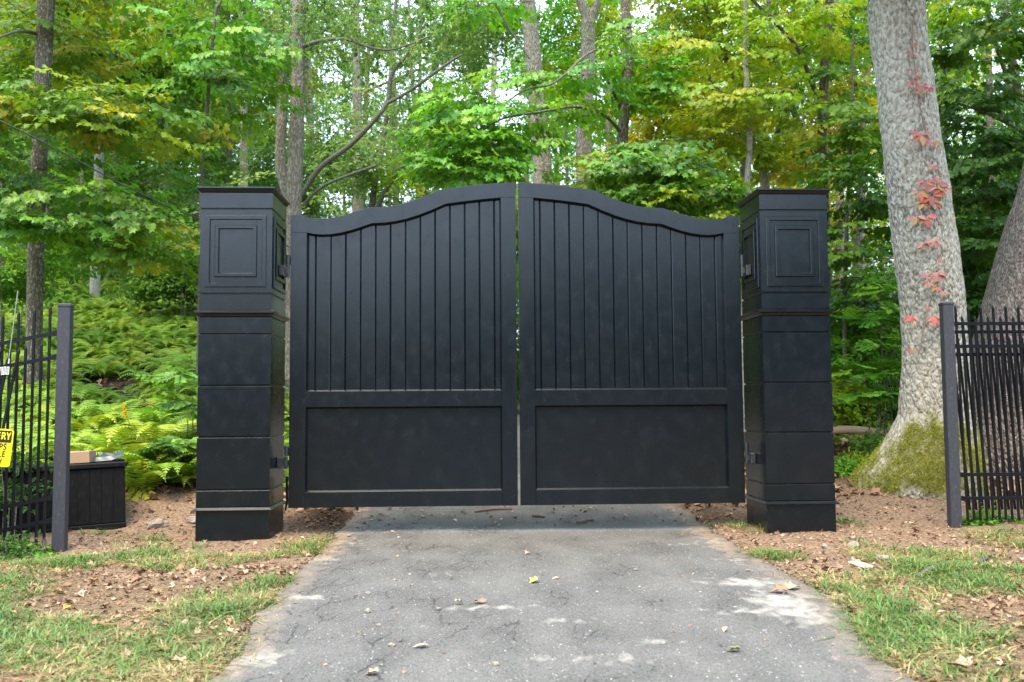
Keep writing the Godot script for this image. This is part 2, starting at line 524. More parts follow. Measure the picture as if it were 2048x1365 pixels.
var PALETTE := {
	"green": [Color(0.060, 0.150, 0.014), Color(0.085, 0.185, 0.018), Color(0.045, 0.115, 0.014), Color(0.11, 0.20, 0.018)],
	"bright": [Color(0.075, 0.200, 0.016), Color(0.10, 0.235, 0.018), Color(0.055, 0.16, 0.016), Color(0.13, 0.25, 0.02)],
	"lime": [Color(0.17, 0.26, 0.016), Color(0.14, 0.24, 0.016), Color(0.20, 0.27, 0.016), Color(0.24, 0.26, 0.015)],
	"gold": [Color(0.30, 0.26, 0.012), Color(0.25, 0.26, 0.014), Color(0.34, 0.25, 0.012), Color(0.20, 0.25, 0.016)],
	"dark": [Color(0.035, 0.095, 0.014), Color(0.028, 0.075, 0.012), Color(0.05, 0.12, 0.015), Color(0.06, 0.13, 0.02)],
	"pale": [Color(0.11, 0.19, 0.06), Color(0.13, 0.21, 0.075), Color(0.09, 0.17, 0.05), Color(0.15, 0.22, 0.07)],
	"accent": [Color(0.075, 0.15, 0.014), Color(0.10, 0.17, 0.014), Color(0.17, 0.18, 0.012), Color(0.06, 0.13, 0.014), Color(0.14, 0.19, 0.012), Color(0.18, 0.18, 0.012), Color(0.085, 0.16, 0.014), Color(0.12, 0.18, 0.014), Color(0.07, 0.14, 0.014)],
}

func pick(pal: String) -> Color:
	var a: Array = PALETTE[pal]
	var c: Color = a[rng.randi() % a.size()]
	var v := rng.randf_range(0.8, 1.2)
	return Color(c.r * v, c.g * v, c.b * v) * 1.8   # half is sent back, half let through

# sprays filling a lump of crown; denser towards its outside, in flat layers
func fill(xf: Array, cols: Array, c: Vector3, r: Vector3, n: int, pal: String, size := 1.0):
	for i in n:
		var d := rand_dir()
		var q := pow(rng.randf(), 0.45)
		var p := c + Vector3(d.x * r.x, d.y * r.y, d.z * r.z) * q
		p.y = lerpf(p.y, snappedf(p.y, 0.34), 0.6) + 0.0
		var yaw := atan2(d.x, d.z) + rng.randf_range(-0.9, 0.9)
		var b := Basis(Vector3.UP, yaw) * Basis(Vector3.RIGHT, rng.randf_range(-0.15, 0.75)) * Basis(Vector3.BACK, rng.randf_range(-0.35, 0.35))
		xf.append(Transform3D(b.scaled(Vector3.ONE * size * rng.randf_range(0.75, 1.25)), p))
		cols.append(pick(pal))

# ------------------------------------------------------------------ trees
# stem: [px, py, depth, width in px] from the top down; limbs the same from the butt outwards; lumps: [px, py, depth, rx, ry, rz, count, palette, spray, size]
func tree(called, label, category, group, bark_m, stem: Array, limbs := [], lumps := [], rise := 6.0):
	var pts := []; var rad := []
	var top = stem[0]
	var p0 := at(top[0], top[1], top[2]); var p1 := at(stem[1][0], stem[1][1], stem[1][2])
	var r0: float = top[3] * top[2] / FOCAL * 0.5
	if rise > 0.0:
		pts.append(p0 + (p0 - p1).normalized() * rise * Vector3(0.6, 1, 0.6)); rad.append(r0 * 0.55)
	for s in stem:
		pts.append(at(s[0], s[1], s[2])); rad.append(s[3] * s[2] / FOCAL * 0.5)
	var foot: Vector3 = pts[-1]
	var gy := ground(foot.x, foot.z)
	if foot.y > gy + 0.3:
		var d: Vector3 = (pts[-1] - pts[-2]).normalized()
		var f := Vector3(foot.x, gy, foot.z) + Vector3(d.x, 0, d.z) * (foot.y - gy) * 0.5
		f.y = ground(f.x, f.z)
		pts.append(f + Vector3(0, 0.35, 0)); rad.append(rad[-1] * 1.08)
		pts.append(f - Vector3(0, 0.12, 0)); rad.append(rad[-1] * 1.5)
		foot = f
	else:
		pts.append(Vector3(foot.x, gy - 0.15, foot.z)); rad.append(rad[-1] * 1.4)
	var base := Vector3(foot.x, ground(foot.x, foot.z), foot.z)
	var t = thing(called, label, category, base, group)
	var sm := smooth_path(pts.map(func(p): return p - base), rad, 5)
	var st := begin()
	tube(st, sm[0], sm[1], 14, 0.22, true, base.x * 3.0)
	obj("trunk", st, bark_m, t)
	for l in limbs:
		var lp := []; var lr := []
		for s in l:
			lp.append(at(s[0], s[1], s[2]) - base); lr.append(s[3] * s[2] / FOCAL * 0.5)
		var ls := smooth_path(lp, lr, 4)
		st = begin()
		tube(st, ls[0], ls[1], 7, 0.2, true, base.z)
		obj("limb", st, bark_m if l[0][3] > 10 else M.limb, t)
	crowns(t, base, lumps)
	return t

func crowns(t, base: Vector3, lumps: Array):
	var by := {}
	for l in lumps:
		var sp: String = l[8] if l.size() > 8 else "fine"
		if not by.has(sp): by[sp] = [[], []]
		var thin := 0.8 if sp == "maple" else (0.7 if sp == "oak" else 1.0)
		var wide := Vector3(1.2, 1.1, 1.3) if sp == "maple" else Vector3.ONE
		fill(by[sp][0], by[sp][1], at(l[0], l[1], l[2]) - base, Vector3(l[3], l[4], l[5]) * wide, int(l[6] * thin), l[7], l[9] if l.size() > 9 else (0.7 if sp == "maple" else (0.5 if sp == "oak" else 0.75)))
	for sp in by:
		scatter("crown", MESH[sp], M.leaf if sp in ["maple", "ash"] else M.far_leaf, by[sp][0], by[sp][1], t)

# a tree deep in the wood
func wood_tree(x: float, z: float, height: float, r: float, pal: String, low: float, dens: float, bark_m, label: String, seed_: int):
	rng.seed = seed_
	var base := Vector3(x, ground(x, z), z)
	var t = thing("forest_tree", label, "tree", base, "trees deep in the wood")
	var pts := []; var rad := []
	var lean := Vector3(rng.randf_range(-0.06, 0.06), 0, rng.randf_range(-0.05, 0.05))
	for i in 8:
		var u := i / 7.0
		pts.append(Vector3(0, height * u - 0.2, 0) + lean * height * u * u + Vector3(lump.get_noise_2d(u * 60.0, seed_), 0, lump.get_noise_2d(u * 60.0, seed_ + 50)) * 0.35 * u)
		rad.append(r * (1.25 if i == 0 else 1.0) * (1.0 - 0.8 * u))
	var st := begin()
	tube(st, pts, rad, 8, 0.12, true, x)
	obj("trunk", st, bark_m, t)
	var xf := []; var cols := []
	st = begin()
	var nb := 9
	for i in nb:
		var u := lerpf(low, 0.97, (i + rng.randf() * 0.8) / nb)
		var a := rng.randf() * TAU
		var len_ := (1.0 - 0.6 * u) * height * 0.24 * rng.randf_range(0.7, 1.3)
		var o: Vector3 = pts[int(u * 7)].lerp(pts[mini(7, int(u * 7) + 1)], fmod(u * 7, 1.0))
		var e := o + Vector3(sin(a) * len_, len_ * rng.randf_range(0.1, 0.5), cos(a) * len_)
		var m := o.lerp(e, 0.5) + Vector3(0, len_ * 0.12, 0)
		tube(st, [o, m, e], [r * 0.3 * (1.1 - u), r * 0.18, 0.01], 5, 0.0, false)
		fill(xf, cols, e.lerp(o, 0.18), Vector3(len_ * 0.75 + 0.4, len_ * 0.42 + 0.3, len_ * 0.75 + 0.4), int(dens * (14 + len_ * len_ * 13)), pal, 0.78)
	tag(obj("branches", st, bark_m, t), "", "", "", "stuff")
	scatter("crown", MESH["fine"] if seed_ % 2 else MESH["oak"], M.far_leaf, xf, cols, t)

# ------------------------------------------------------------------ the scene
func _ready():
	lump.seed = 11; lump.frequency = 0.02; lump.fractal_octaves = 3
	grain.seed = 12; grain.frequency = 0.08; grain.fractal_octaves = 2
	lens_and_light()
	make_materials()
	for k in ["maple", "fine", "oak", "ash"]: MESH[k] = spray(k, 100 + k.length())
	lay_ground()
	lay_drive()
	forest()
	pillars()
	gate()
	fences()
	box_and_parcels()
	big_trees()
	ferns_and_plants()
	ground_cover()
	loose_things()

func lens_and_light():
	cam = Camera3D.new()
	cam.name = "camera"
	var pitch := 0.0681; var yaw := 0.043; var roll := 0.0068
	var fw := Vector3(sin(yaw) * cos(pitch), sin(pitch), -cos(yaw) * cos(pitch))
	var rt := Vector3(cos(yaw), 0, sin(yaw))
	var up := rt.cross(fw)
	var r2 := rt * cos(roll) - up * sin(roll)
	var u2 := up * cos(roll) + rt * sin(roll)
	cam.transform = Transform3D(Basis(r2, u2, -fw), Vector3(0, 1.07, 0))
	cam.fov = 40.4277
	cam.near = 0.05; cam.far = 500.0
	var ca := CameraAttributesPhysical.new()
	ca.frustum_focal_length = 32.6
	ca.exposure_aperture = 3.2
	ca.frustum_focus_distance = 7.7
	cam.attributes = ca
	cam.fov = 40.4277
	add_child(cam)
	cam.current = true
	var we := WorldEnvironment.new()
	we.name = "environment"
	var e := Environment.new()
	e.background_mode = Environment.BG_SKY
	var sm := ProceduralSkyMaterial.new()
	sm.sky_top_color = Color(0.74, 0.86, 1.0)
	sm.sky_horizon_color = Color(0.93, 0.965, 1.0)
	sm.sky_curve = 0.2
	sm.ground_bottom_color = Color(0.25, 0.24, 0.22)
	sm.ground_horizon_color = Color(0.5, 0.5, 0.47)
	sm.sun_angle_max = 1.0
	sm.energy_multiplier = 1.0
	var sky := Sky.new(); sky.sky_material = sm
	e.sky = sky
	e.tonemap_mode = Environment.TONE_MAPPER_LINEAR
	e.tonemap_exposure = 4.7
	e.sdfgi_enabled = true; e.ssao_enabled = true; e.ssil_enabled = true
	we.environment = e
	add_child(we)
	var sun := DirectionalLight3D.new()
	sun.name = "sun"
	sun.light_color = Color(1.0, 0.96, 0.90)
	sun.light_energy = 0.55
	sun.light_angular_distance = 36.0
	sun.shadow_enabled = true
	sun.rotation_degrees = Vector3(-62, -24, 0)
	add_child(sun)

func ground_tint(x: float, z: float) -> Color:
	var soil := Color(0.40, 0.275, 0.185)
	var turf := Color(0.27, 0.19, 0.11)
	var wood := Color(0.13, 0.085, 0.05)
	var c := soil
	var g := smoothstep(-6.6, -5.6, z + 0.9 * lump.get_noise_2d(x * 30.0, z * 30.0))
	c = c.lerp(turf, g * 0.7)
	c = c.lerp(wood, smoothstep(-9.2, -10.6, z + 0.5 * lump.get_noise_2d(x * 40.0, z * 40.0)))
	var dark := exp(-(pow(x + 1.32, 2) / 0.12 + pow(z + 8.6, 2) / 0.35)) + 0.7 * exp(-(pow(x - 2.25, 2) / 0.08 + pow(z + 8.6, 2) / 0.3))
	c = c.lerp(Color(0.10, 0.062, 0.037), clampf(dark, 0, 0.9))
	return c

func lay_ground():
	var xs := []; var zs := []
	var x := -70.0
	while x < 70.0:
		xs.append(x)
		var d := absf(x - 0.3)
		x += 0.07 if d < 4.2 else (0.16 if d < 8.0 else (0.6 if d < 20.0 else 3.0))
	var z := 26.0
	while z > -110.0:
		zs.append(z)
		z -= 3.0 if z > -1.0 else (0.5 if z > -3.0 else (0.07 if z > -10.0 else (0.2 if z > -16.0 else (0.6 if z > -36 else 3.0))))
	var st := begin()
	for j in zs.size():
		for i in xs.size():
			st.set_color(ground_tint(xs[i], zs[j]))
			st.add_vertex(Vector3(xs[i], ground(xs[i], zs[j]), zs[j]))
	var w := xs.size()
	for j in zs.size() - 1:
		for i in w - 1:
			var a := j * w + i
			for k in [a, a + w, a + 1, a + 1, a + w, a + w + 1]: st.add_index(k)
	st.generate_normals()
	tag(obj("ground", st, M.soil), "", "", "", "structure")

func lay_drive():
	# asphalt with cracks, worn aggregate and pale dust, computed once over the strip that is seen close
	var W := 1024; var H := 1536
	var crack := noise(0.022, 81, FastNoiseLite.TYPE_CELLULAR, 1)
	crack.cellular_return_type = FastNoiseLite.RETURN_DISTANCE2_SUB
	crack.domain_warp_enabled = true; crack.domain_warp_amplitude = 26.0; crack.domain_warp_frequency = 0.012
	crack.domain_warp_fractal_octaves = 4
	var speck := noise(0.45, 83, FastNoiseLite.TYPE_CELLULAR, 1)
	speck.cellular_return_type = FastNoiseLite.RETURN_CELL_VALUE
	var big := noise(0.006, 85, FastNoiseLite.TYPE_SIMPLEX_SMOOTH, 5)
	var dust := noise(0.03, 87, FastNoiseLite.TYPE_SIMPLEX_SMOOTH, 5)
	var gI := noise(0.30, 89, FastNoiseLite.TYPE_SIMPLEX_SMOOTH, 3)
	var cI := crack.get_image(W, H, false, false, false).get_data()
	var sI := speck.get_image(W, H, false, false, false).get_data()
	var bI := big.get_image(W, H, false, false, true).get_data()
	var dI := dust.get_image(W, H, false, false, true).get_data()
	var fI := gI.get_image(W, H, false, false, true).get_data()
	var col := PackedByteArray(); col.resize(W * H * 3)
	var hei := PackedByteArray(); hei.resize(W * H)
	# dusty and bleached places: u, v, ru, rv, strength (u across the drive, v away from the lens)
	var spots := []
	for q in [[1500, 1165, 0.09, 0.022, 1.0], [1560, 1200, 0.07, 0.03, 1.0], [1620, 1235, 0.05, 0.03, 0.8], [1470, 1225, 0.10, 0.012, 0.7], [612, 1196, 0.035, 0.010, 1.0], [505, 1318, 0.05, 0.022, 1.0], [970, 1216, 0.10, 0.010, 0.75], [1120, 1245, 0.10, 0.010, 0.5], [880, 1150, 0.06, 0.012, 0.4], [1350, 1090, 0.06, 0.012, 0.45], [900, 1060, 0.3, 0.02, 0.4], [1200, 1320, 0.14, 0.016, 0.45], [1330, 1285, 0.06, 0.008, 0.5], [690, 1085, 0.06, 0.03, 0.7], [640, 1120, 0.05, 0.02, 0.7], [1440, 1085, 0.06, 0.03, 0.7], [1480, 1120, 0.06, 0.02, 0.6]]:
		var g3 := on_ground(q[0], q[1])
		spots.append([(g3.x - drive_left(g3.z)) / (drive_right(g3.z) - drive_left(g3.z)), (-g3.z - 2.6) / 7.8, q[2], q[3], q[4]])
	for y in H:
		var v := 1.0 - float(y) / H
		var near := []
		for s in spots:
			var q: float = (v - s[1]) / s[3]
			if q * q < 6.0: near.append([s[0], s[2], exp(-q * q) * s[4]])
		for xx in W:
			var i := y * W + xx
			var b := bI[i] / 255.0
			var f := fI[i] / 255.0
			var a := 0.074 + 0.058 * b + 0.085 * (f - 0.5)
			var sp := sI[i]
			if sp > 228: a += 0.085 * f
			elif sp < 30: a -= 0.035
			var warm := 0.0
			var dd := dI[i] / 255.0
			var u := float(xx) / W
			var k := 0.0
			for s in near:
				var q: float = (u - s[0]) / s[1]
				if q * q < 6.0: k += exp(-q * q) * s[2]
			k = clampf((k * 1.1 + 1.3 * dd - 1.06) * 1.3, 0.0, 1.0) * (0.55 + 0.5 * f)
			if dd > 0.80: k = maxf(k, (dd - 0.80) * 5.0 * f)
			var r := lerpf(a, 0.40, k * 0.8); var g := lerpf(a * 0.955, 0.365, k * 0.8); var bl := lerpf(a * 0.87, 0.315, k * 0.8)
			if sp > 249 and dd > 0.56 and f > 0.4:
				r = 0.42; g = 0.40; bl = 0.37
			var edge := minf(u / 0.05, (1.0 - u) / 0.06) - 1.4 * (dd - 0.35)
			if edge < 1.0:
				var e2 := clampf(1.0 - edge, 0.0, 1.0) * (0.75 if v > 0.5 else 0.4)
				r = lerpf(r, 0.30 * (0.6 + 0.6 * f), e2); g = lerpf(g, 0.215 * (0.6 + 0.6 * f), e2); bl = lerpf(bl, 0.15 * (0.6 + 0.6 * f), e2)
			var cr := cI[(y / 2) * W + (xx + y / 3) % W]
			var h := 0.55 + 0.35 * (f - 0.5) + (0.15 if sp > 200 else 0.0)
			var open := 0.6 + 15.0 * (0.47 - b) + 6.5 * (0.45 - u)
			if open > 1.0 and cr < open and k < 0.5:
				var t := 1.0 - cr / maxf(open, 1.0)
				r *= 1.0 - 0.6 * t; g *= 1.0 - 0.6 * t; bl *= 1.0 - 0.6 * t
				h -= 0.5 * t
			col[i * 3] = int(255.0 * pow(r, 0.4545)); col[i * 3 + 1] = int(255.0 * pow(g, 0.4545)); col[i * 3 + 2] = int(255.0 * pow(bl, 0.4545))
			hei[i] = int(clampf(h, 0, 1) * 255.0)
	var m := mat("old asphalt", Color.WHITE, 0.86, 0.35)
	m.albedo_texture = ImageTexture.create_from_image(Image.create_from_data(W, H, false, Image.FORMAT_RGB8, col))
	m.heightmap_enabled = true
	m.heightmap_texture = ImageTexture.create_from_image(Image.create_from_data(W, H, false, Image.FORMAT_L8, hei))
	m.heightmap_scale = 1.2
	m.texture_repeat = true
	var st := begin()
	var z := 22.0
	var rows := []
	while z > -60.0:
		rows.append(z)
		z -= 1.0 if z > -2.5 else (0.035 if z > -10.5 else 0.6)
	var n := 30
	for j in rows.size():
		var l := drive_left(rows[j]); var r := drive_right(rows[j])
		for i in n + 3:
			var u := clampf((i - 1.0) / n, 0, 1)
			var xw := lerpf(l, r, u)
			var yy := drive_h(rows[j]) + 0.010 * lump.get_noise_2d(xw * 30.0, rows[j] * 30.0)
			if i == 0 or i == n + 2: yy -= 0.05
			st.set_uv(Vector2(u, 1.0 - (-rows[j] - 2.6) / 7.8))
			st.add_vertex(Vector3(xw, yy, rows[j]))
	var w := n + 3
	for j in rows.size() - 1:
		for i in w - 1:
			var a := j * w + i
			for k in [a, a + w, a + 1, a + 1, a + w, a + w + 1]: st.add_index(k)
	st.generate_normals()
	tag(obj("driveway", st, m), "", "", "", "structure")

# ------------------------------------------------------------------ pillars
func pillars():
	for s in [0, 1]:
		var x0: float = [-2.191, 2.386][s]
		var x1: float = [-1.615, 2.952][s]
		var z1 := -7.5; var z0 := -8.06
		var label = ["left black square gate pillar, its face paler and sky lit, beside the storage box", "right black square gate pillar, the darker one, beside the big leaning tree"][s]
		var t = thing("gate_pillar", label, "pillar", Vector3.ZERO, "pillars either side of the gate")
		var c := 0.005
		var st := begin()
		ring(st, x0 + 0.010, x1 - 0.010, z0 + 0.010, z1 - 0.010, [[0, 0.05], [0, 2.80]])
		obj("core", st, M.paint, t)
		st = begin()
		ring(st, x0, x1, z0, z1, [[0.0, -0.08], [0.0, 0.241]])
		obj("plinth", st, M.paint, t)
		st = begin()
		ring(st, x0, x1, z0, z1, [[-0.006, 0.2415], [0.022, 0.2415], [0.026, 0.245], [0.026, 0.249], [0.0, 0.268], [-0.004, 0.268]])
		obj("base_trim", st, M.paint, t)
		for q in [[0.269, 0.402], [0.410, 0.820], [0.828, 1.228], [1.236, 1.642], [1.650, 1.787], [1.836, 1.967], [1.976, 2.659], [2.667, 2.80]]:
			st = begin()
			ring(st, x0, x1, z0, z1, [[-c, q[0]], [0.0, q[0] + c], [0.0, q[1] - c], [-c, q[1]]])
			var nm = "panel_block" if q[0] == 1.976 else "course"
			obj(nm, st, M.paint_rough if (s == 0 and q[0] == 1.836) else M.paint, t)
		st = begin()
		ring(st, x0, x1, z0, z1, [[-0.006, 1.788], [0.004, 1.788], [0.012, 1.797], [0.016, 1.804], [0.028, 1.812], [0.032, 1.816], [0.032, 1.829], [0.028, 1.833], [-0.006, 1.835]])
		obj("belt_trim", st, M.paint, t)
		st = begin()
		ring(st, x0, x1, z0, z1, [[-0.006, 2.801], [0.004, 2.801], [0.010, 2.810], [0.018, 2.822], [0.024, 2.826], [0.027, 2.829], [0.027, 2.837], [0.024, 2.840], [-0.03, 2.849]])
		obj("cap", st, M.paint, t)
		# two raised picture frames, one inside the other, on each face of the panel block
		var cx := (x0 + x1) * 0.5; var cz := (z0 + z1) * 0.5
		for f in 4:
			var face := Transform3D(Basis(Vector3.UP, f * PI / 2), Vector3(cx, 0, cz))
			var hw := (x1 - x0) * 0.5 if f % 2 == 0 else (z1 - z0) * 0.5
			var zf := (z1 - z0) * 0.5 if f % 2 == 0 else (x1 - x0) * 0.5
			for r in [[0.046, 2.026, 2.610, 0.034, 0.012], [0.122, 2.108, 2.530, 0.030, 0.017]]:
				var w: float = hw - r[0]
				var fr := begin()
				var lo = r[1]; var hi = r[2]; var b = r[3]; var th = r[4]
				var z_0: float = zf - 0.002; var z_1: float = zf + th
				var loops := []
				for q in [[0.0, z_0], [0.0, z_1 - 0.004], [0.004, z_1], [b - 0.003, z_1], [b, z_1 - 0.003], [b, z_0]]:
					loops.append([Vector3(-w + q[0], lo + q[0], q[1]), Vector3(w - q[0], lo + q[0], q[1]), Vector3(w - q[0], hi - q[0], q[1]), Vector3(-w + q[0], hi - q[0], q[1])])
				var sides := [Vector3(0, -1, 0), Vector3(1, 0, 0), Vector3(0, 1, 0), Vector3(-1, 0, 0)]
				for i in 5:
					for k in 4:
						var lean: Vector3 = sides[k] * [1.0, 0.5, 0.0, -0.5, -1.0][i] + Vector3(0, 0, [0.0, 0.5, 1.0, 0.5, 0.0][i])
						quad(fr, face * loops[i][k], face * loops[i][(k + 1) % 4], face * loops[i + 1][(k + 1) % 4], face * loops[i + 1][k], face.basis * lean)
				obj("frame_moulding", fr, M.paint, t)

# ------------------------------------------------------------------ gate
var TOP := [[0.0, 2.675], [0.095, 2.677], [0.108, 2.664], [0.125, 2.657], [0.16, 2.651], [0.22, 2.647], [0.286, 2.647], [0.34, 2.652], [0.42, 2.670], [0.495, 2.693], [0.58, 2.720], [0.661, 2.744], [0.781, 2.746], [0.86, 2.757], [0.935, 2.775], [1.01, 2.798], [1.088, 2.826], [1.17, 2.861], [1.249, 2.896], [1.33, 2.909], [1.43, 2.923], [1.55, 2.938], [1.68, 2.951], [1.80, 2.959], [1.9, 2.963]]
var INN := [[0.133, 2.526], [0.19, 2.514], [0.255, 2.509], [0.33, 2.512], [0.42, 2.526], [0.50, 2.546], [0.58, 2.572], [0.674, 2.606], [0.785, 2.612], [0.88, 2.625], [0.967, 2.645], [1.07, 2.677], [1.179, 2.720], [1.302, 2.775], [1.42, 2.792], [1.548, 2.808], [1.66, 2.820], [1.772, 2.830]]

func inner_y(u: float) -> float:
	for i in INN.size() - 1:
		if u <= INN[i + 1][0]:
			return lerpf(INN[i][1], INN[i + 1][1], clampf((u - INN[i][0]) / (INN[i + 1][0] - INN[i][0]), 0, 1))
	return INN[-1][1]

func gate():
	for s in [0, 1]:
		var hinge_x: float = [-1.524, 2.298][s]
		var d: float = [1.0, -1.0][s]
		var t = thing("gate_leaf", ["left black wooden gate leaf, paler, hinged on the pillar near the storage box", "right black wooden gate leaf, hinged on the pillar near the big tree"][s], "gate", Vector3(hinge_x, 0.226, -7.83), "leaves of the driveway gate")
		var oy := 0.226
		var X = func(u, y): return Vector2(u * d, y - oy)
		var zf := 0.03; var zb := -0.03
		var st := begin()
		var poly := PackedVector2Array()
		for p in TOP: poly.append(X.call(p[0], p[1]))
		poly.append(X.call(1.9, 2.830))
		for i in INN.size(): poly.append(X.call(INN[-1 - i][0], INN[-1 - i][1]))
		poly.append(X.call(0.0, 2.526))
		slab(st, poly, zf, zb, 0.0015)
		obj("top_rail", st, M.paint, t)
		for q in [["hinge_stile", 0.0, 0.133, 0.226, 2.5255], ["meeting_stile", 1.772, 1.9, 0.226, 2.8295], ["bottom_rail", 0.1332, 1.7718, 0.226, 0.353], ["middle_rail", 0.1332, 1.7718, 1.056, 1.187]]:
			st = begin()
			slab(st, PackedVector2Array([X.call(q[1], q[3]), X.call(q[2], q[3]), X.call(q[2], q[4]), X.call(q[1], q[4])]), zf - (0.0008 if "rail" in q[0] else 0.0), zb, 0.0012)
			obj(q[0], st, M.paint, t)
		# vertical boards with a V joint between them
		var edges := [0.125]
		for k in 13: edges.append(0.203 + 0.126 * k)
		edges.append(1.780)
		for k in edges.size() - 1:
			var a: float = edges[k] + 0.0006; var b: float = edges[k + 1] - 0.0006
			st = begin()
			var pb := PackedVector2Array([X.call(a, 1.175), X.call(b, 1.175), X.call(b, inner_y(b) + 0.03), X.call((a + b) * 0.5, inner_y((a + b) * 0.5) + 0.03), X.call(a, inner_y(a) + 0.03)])
			slab(st, pb, -0.011 + 0.0012 * sin(k * 2.3 + s), -0.0255, 0.0075)
			obj("board", st, M.paint, t)
		st = begin()
		slab(st, PackedVector2Array([X.call(0.125, 0.345), X.call(1.780, 0.345), X.call(1.780, 1.065), X.call(0.125, 1.065)]), -0.010, -0.027, 0.001)
		obj("lower_panel", st, M.paint, t)
		st = begin()
		slab(st, PackedVector2Array([X.call(0.125, 1.175), X.call(1.780, 1.175), X.call(1.780, 2.84), X.call(1.30, 2.80), X.call(1.16, 2.74), X.call(0.95, 2.67), X.call(0.70, 2.635), X.call(0.50, 2.57), X.call(0.125, 2.54)]), -0.0262, -0.0292, 0.0005)
		obj("backing_sheet", st, M.paint, t)
		# sloping beads round both openings
		var w := 0.012
		var bead = func(p: Array, out: Array):
			var bs := begin()
			for i in p.size() - 1:
				var a0: Vector2 = p[i]; var a1: Vector2 = p[i + 1]
				var b0: Vector2 = out[i]; var b1: Vector2 = out[i + 1]
				quad(bs, v3(a0, 0.027), v3(a1, 0.027), v3(b1, 0.006), v3(b0, 0.006), Vector3(0, 0, 1) + v3((b0 - a0), 0) * 40.0)
				quad(bs, v3(b0, 0.006), v3(b1, 0.006), v3(b1, -0.012), v3(b0, -0.012), v3((b0 - a0), 0) * 40.0)
			obj("bead", bs, M.paint, t)
		for q in [[0.353, 1.056], [1.187, -1.0]]:
			var lo: float = q[0]
			var hi_l: float = q[1] if q[1] > 0 else 2.526
			var hi_r: float = q[1] if q[1] > 0 else 2.830
			bead.call([X.call(0.133, lo), X.call(1.772, lo)], [X.call(0.133 + w, lo + w), X.call(1.772 - w, lo + w)])
			bead.call([X.call(0.133, lo), X.call(0.133, hi_l)], [X.call(0.133 + w, lo + w), X.call(0.133 + w, hi_l - w)])
			bead.call([X.call(1.772, lo), X.call(1.772, hi_r)], [X.call(1.772 - w, lo + w), X.call(1.772 - w, hi_r - w)])
			if q[1] > 0:
				bead.call([X.call(0.133, hi_l), X.call(1.772, hi_l)], [X.call(0.133 + w, hi_l - w), X.call(1.772 - w, hi_l - w)])
			else:
				var A := []; var B := []
				for p in INN:
					A.append(X.call(p[0], p[1])); B.append(X.call(clampf(p[0], 0.133 + w, 1.772 - w), p[1] - w))
				bead.call(A, B)
		# hinges: a block on the pillar, a barrel in two halves, a strap on the leaf
		for hy in [2.235, 0.635]:
			var g: float = hy - oy
			st = begin()
			box(st, Vector3(-0.0905 if s == 0 else 0.042, g - 0.080, -0.03), Vector3(-0.042 if s == 0 else 0.0875, g + 0.010, 0.075), Transform3D.IDENTITY, 0.005)
			var h = obj("hinge", st, M.iron, t)
			st = begin()
			box(st, Vector3(minf(-0.042 * d, -0.018 * d), g - 0.062, 0.015), Vector3(maxf(-0.042 * d, -0.018 * d), g - 0.015, 0.045), Transform3D.IDENTITY, 0.003)
			cylinder(st, Vector3(-0.020 * d, g - 0.085, 0.032), Vector3(-0.020 * d, g + 0.012, 0.032), 0.014)
			cylinder(st, Vector3(-0.020 * d, g + 0.015, 0.032), Vector3(-0.020 * d, g + 0.10, 0.032), 0.017)
			obj("barrel", st, M.iron, h)
			st = begin()
			box(st, Vector3(minf(-0.016 * d, 0.0), g + 0.02, 0.0), Vector3(maxf(-0.016 * d, 0.0), g + 0.085, 0.024), Transform3D.IDENTITY, 0.002)
			obj("strap", st, M.iron, h)
		if s == 1:
			st = begin()
			box(st, Vector3(-0.305, -0.034, -0.022), Vector3(-0.288, 0.10, -0.006))
			obj("drop_bolt", st, M.metal, t)
		else:
			st = begin()
			tube(st, [Vector3(-0.03, 0.25, -0.05), Vector3(-0.028, 0.05, -0.06), Vector3(-0.04, -0.03, -0.05)], [0.010, 0.010, 0.008], 8)
			obj("operator_arm", st, M.metal, t)

# ------------------------------------------------------------------ fences
func picket(st, x: float, lo: float, hi: float, z: float, w := 0.016, skew := 0.0):
	var h := w * 0.5
	var T := Transform3D.IDENTITY
	T.basis.y = Vector3(skew, 1, 0)
	box(st, Vector3(x - h - skew * lo, lo, z - h), Vector3(x + h - skew * lo, hi, z + h), T)
	# spear tip
	var top := T * Vector3(x - skew * lo, hi + 0.028, z)
	for k in 4:
		var a := T * Vector3(x - skew * lo + h * [-1, 1, 1, -1][k], hi, z + h * [-1, -1, 1, 1][k])
		var b := T * Vector3(x - skew * lo + h * [1, 1, -1, -1][k], hi, z + h * [-1, 1, 1, -1][k])
		tri(st, a, b, top, [Vector3(0, 0.4, -1), Vector3(1, 0.4, 0), Vector3(0, 0.4, 1), Vector3(-1, 0.4, 0)][k])

func fence_post(p: Vector3, height: float, label: String, turn := 0.0):
	var t = thing("fence_post", label, "post", p, "dark grey posts at the fence ends")
	t.rotation.y = turn
	var st := begin()
	box(st, Vector3(-0.045, -0.15, -0.045), Vector3(0.045, height - 0.022, 0.045), Transform3D.IDENTITY, 0.004)
	obj("shaft", st, M.post, t)
	st = begin()
	ring(st, -0.045, 0.045, -0.045, 0.045, [[0.001, height - 0.024], [0.004, height - 0.022], [0.004, height - 0.006], [-0.004, height], [-0.02, height + 0.003]])
	obj("post_cap", st, M.post, t)
	return t

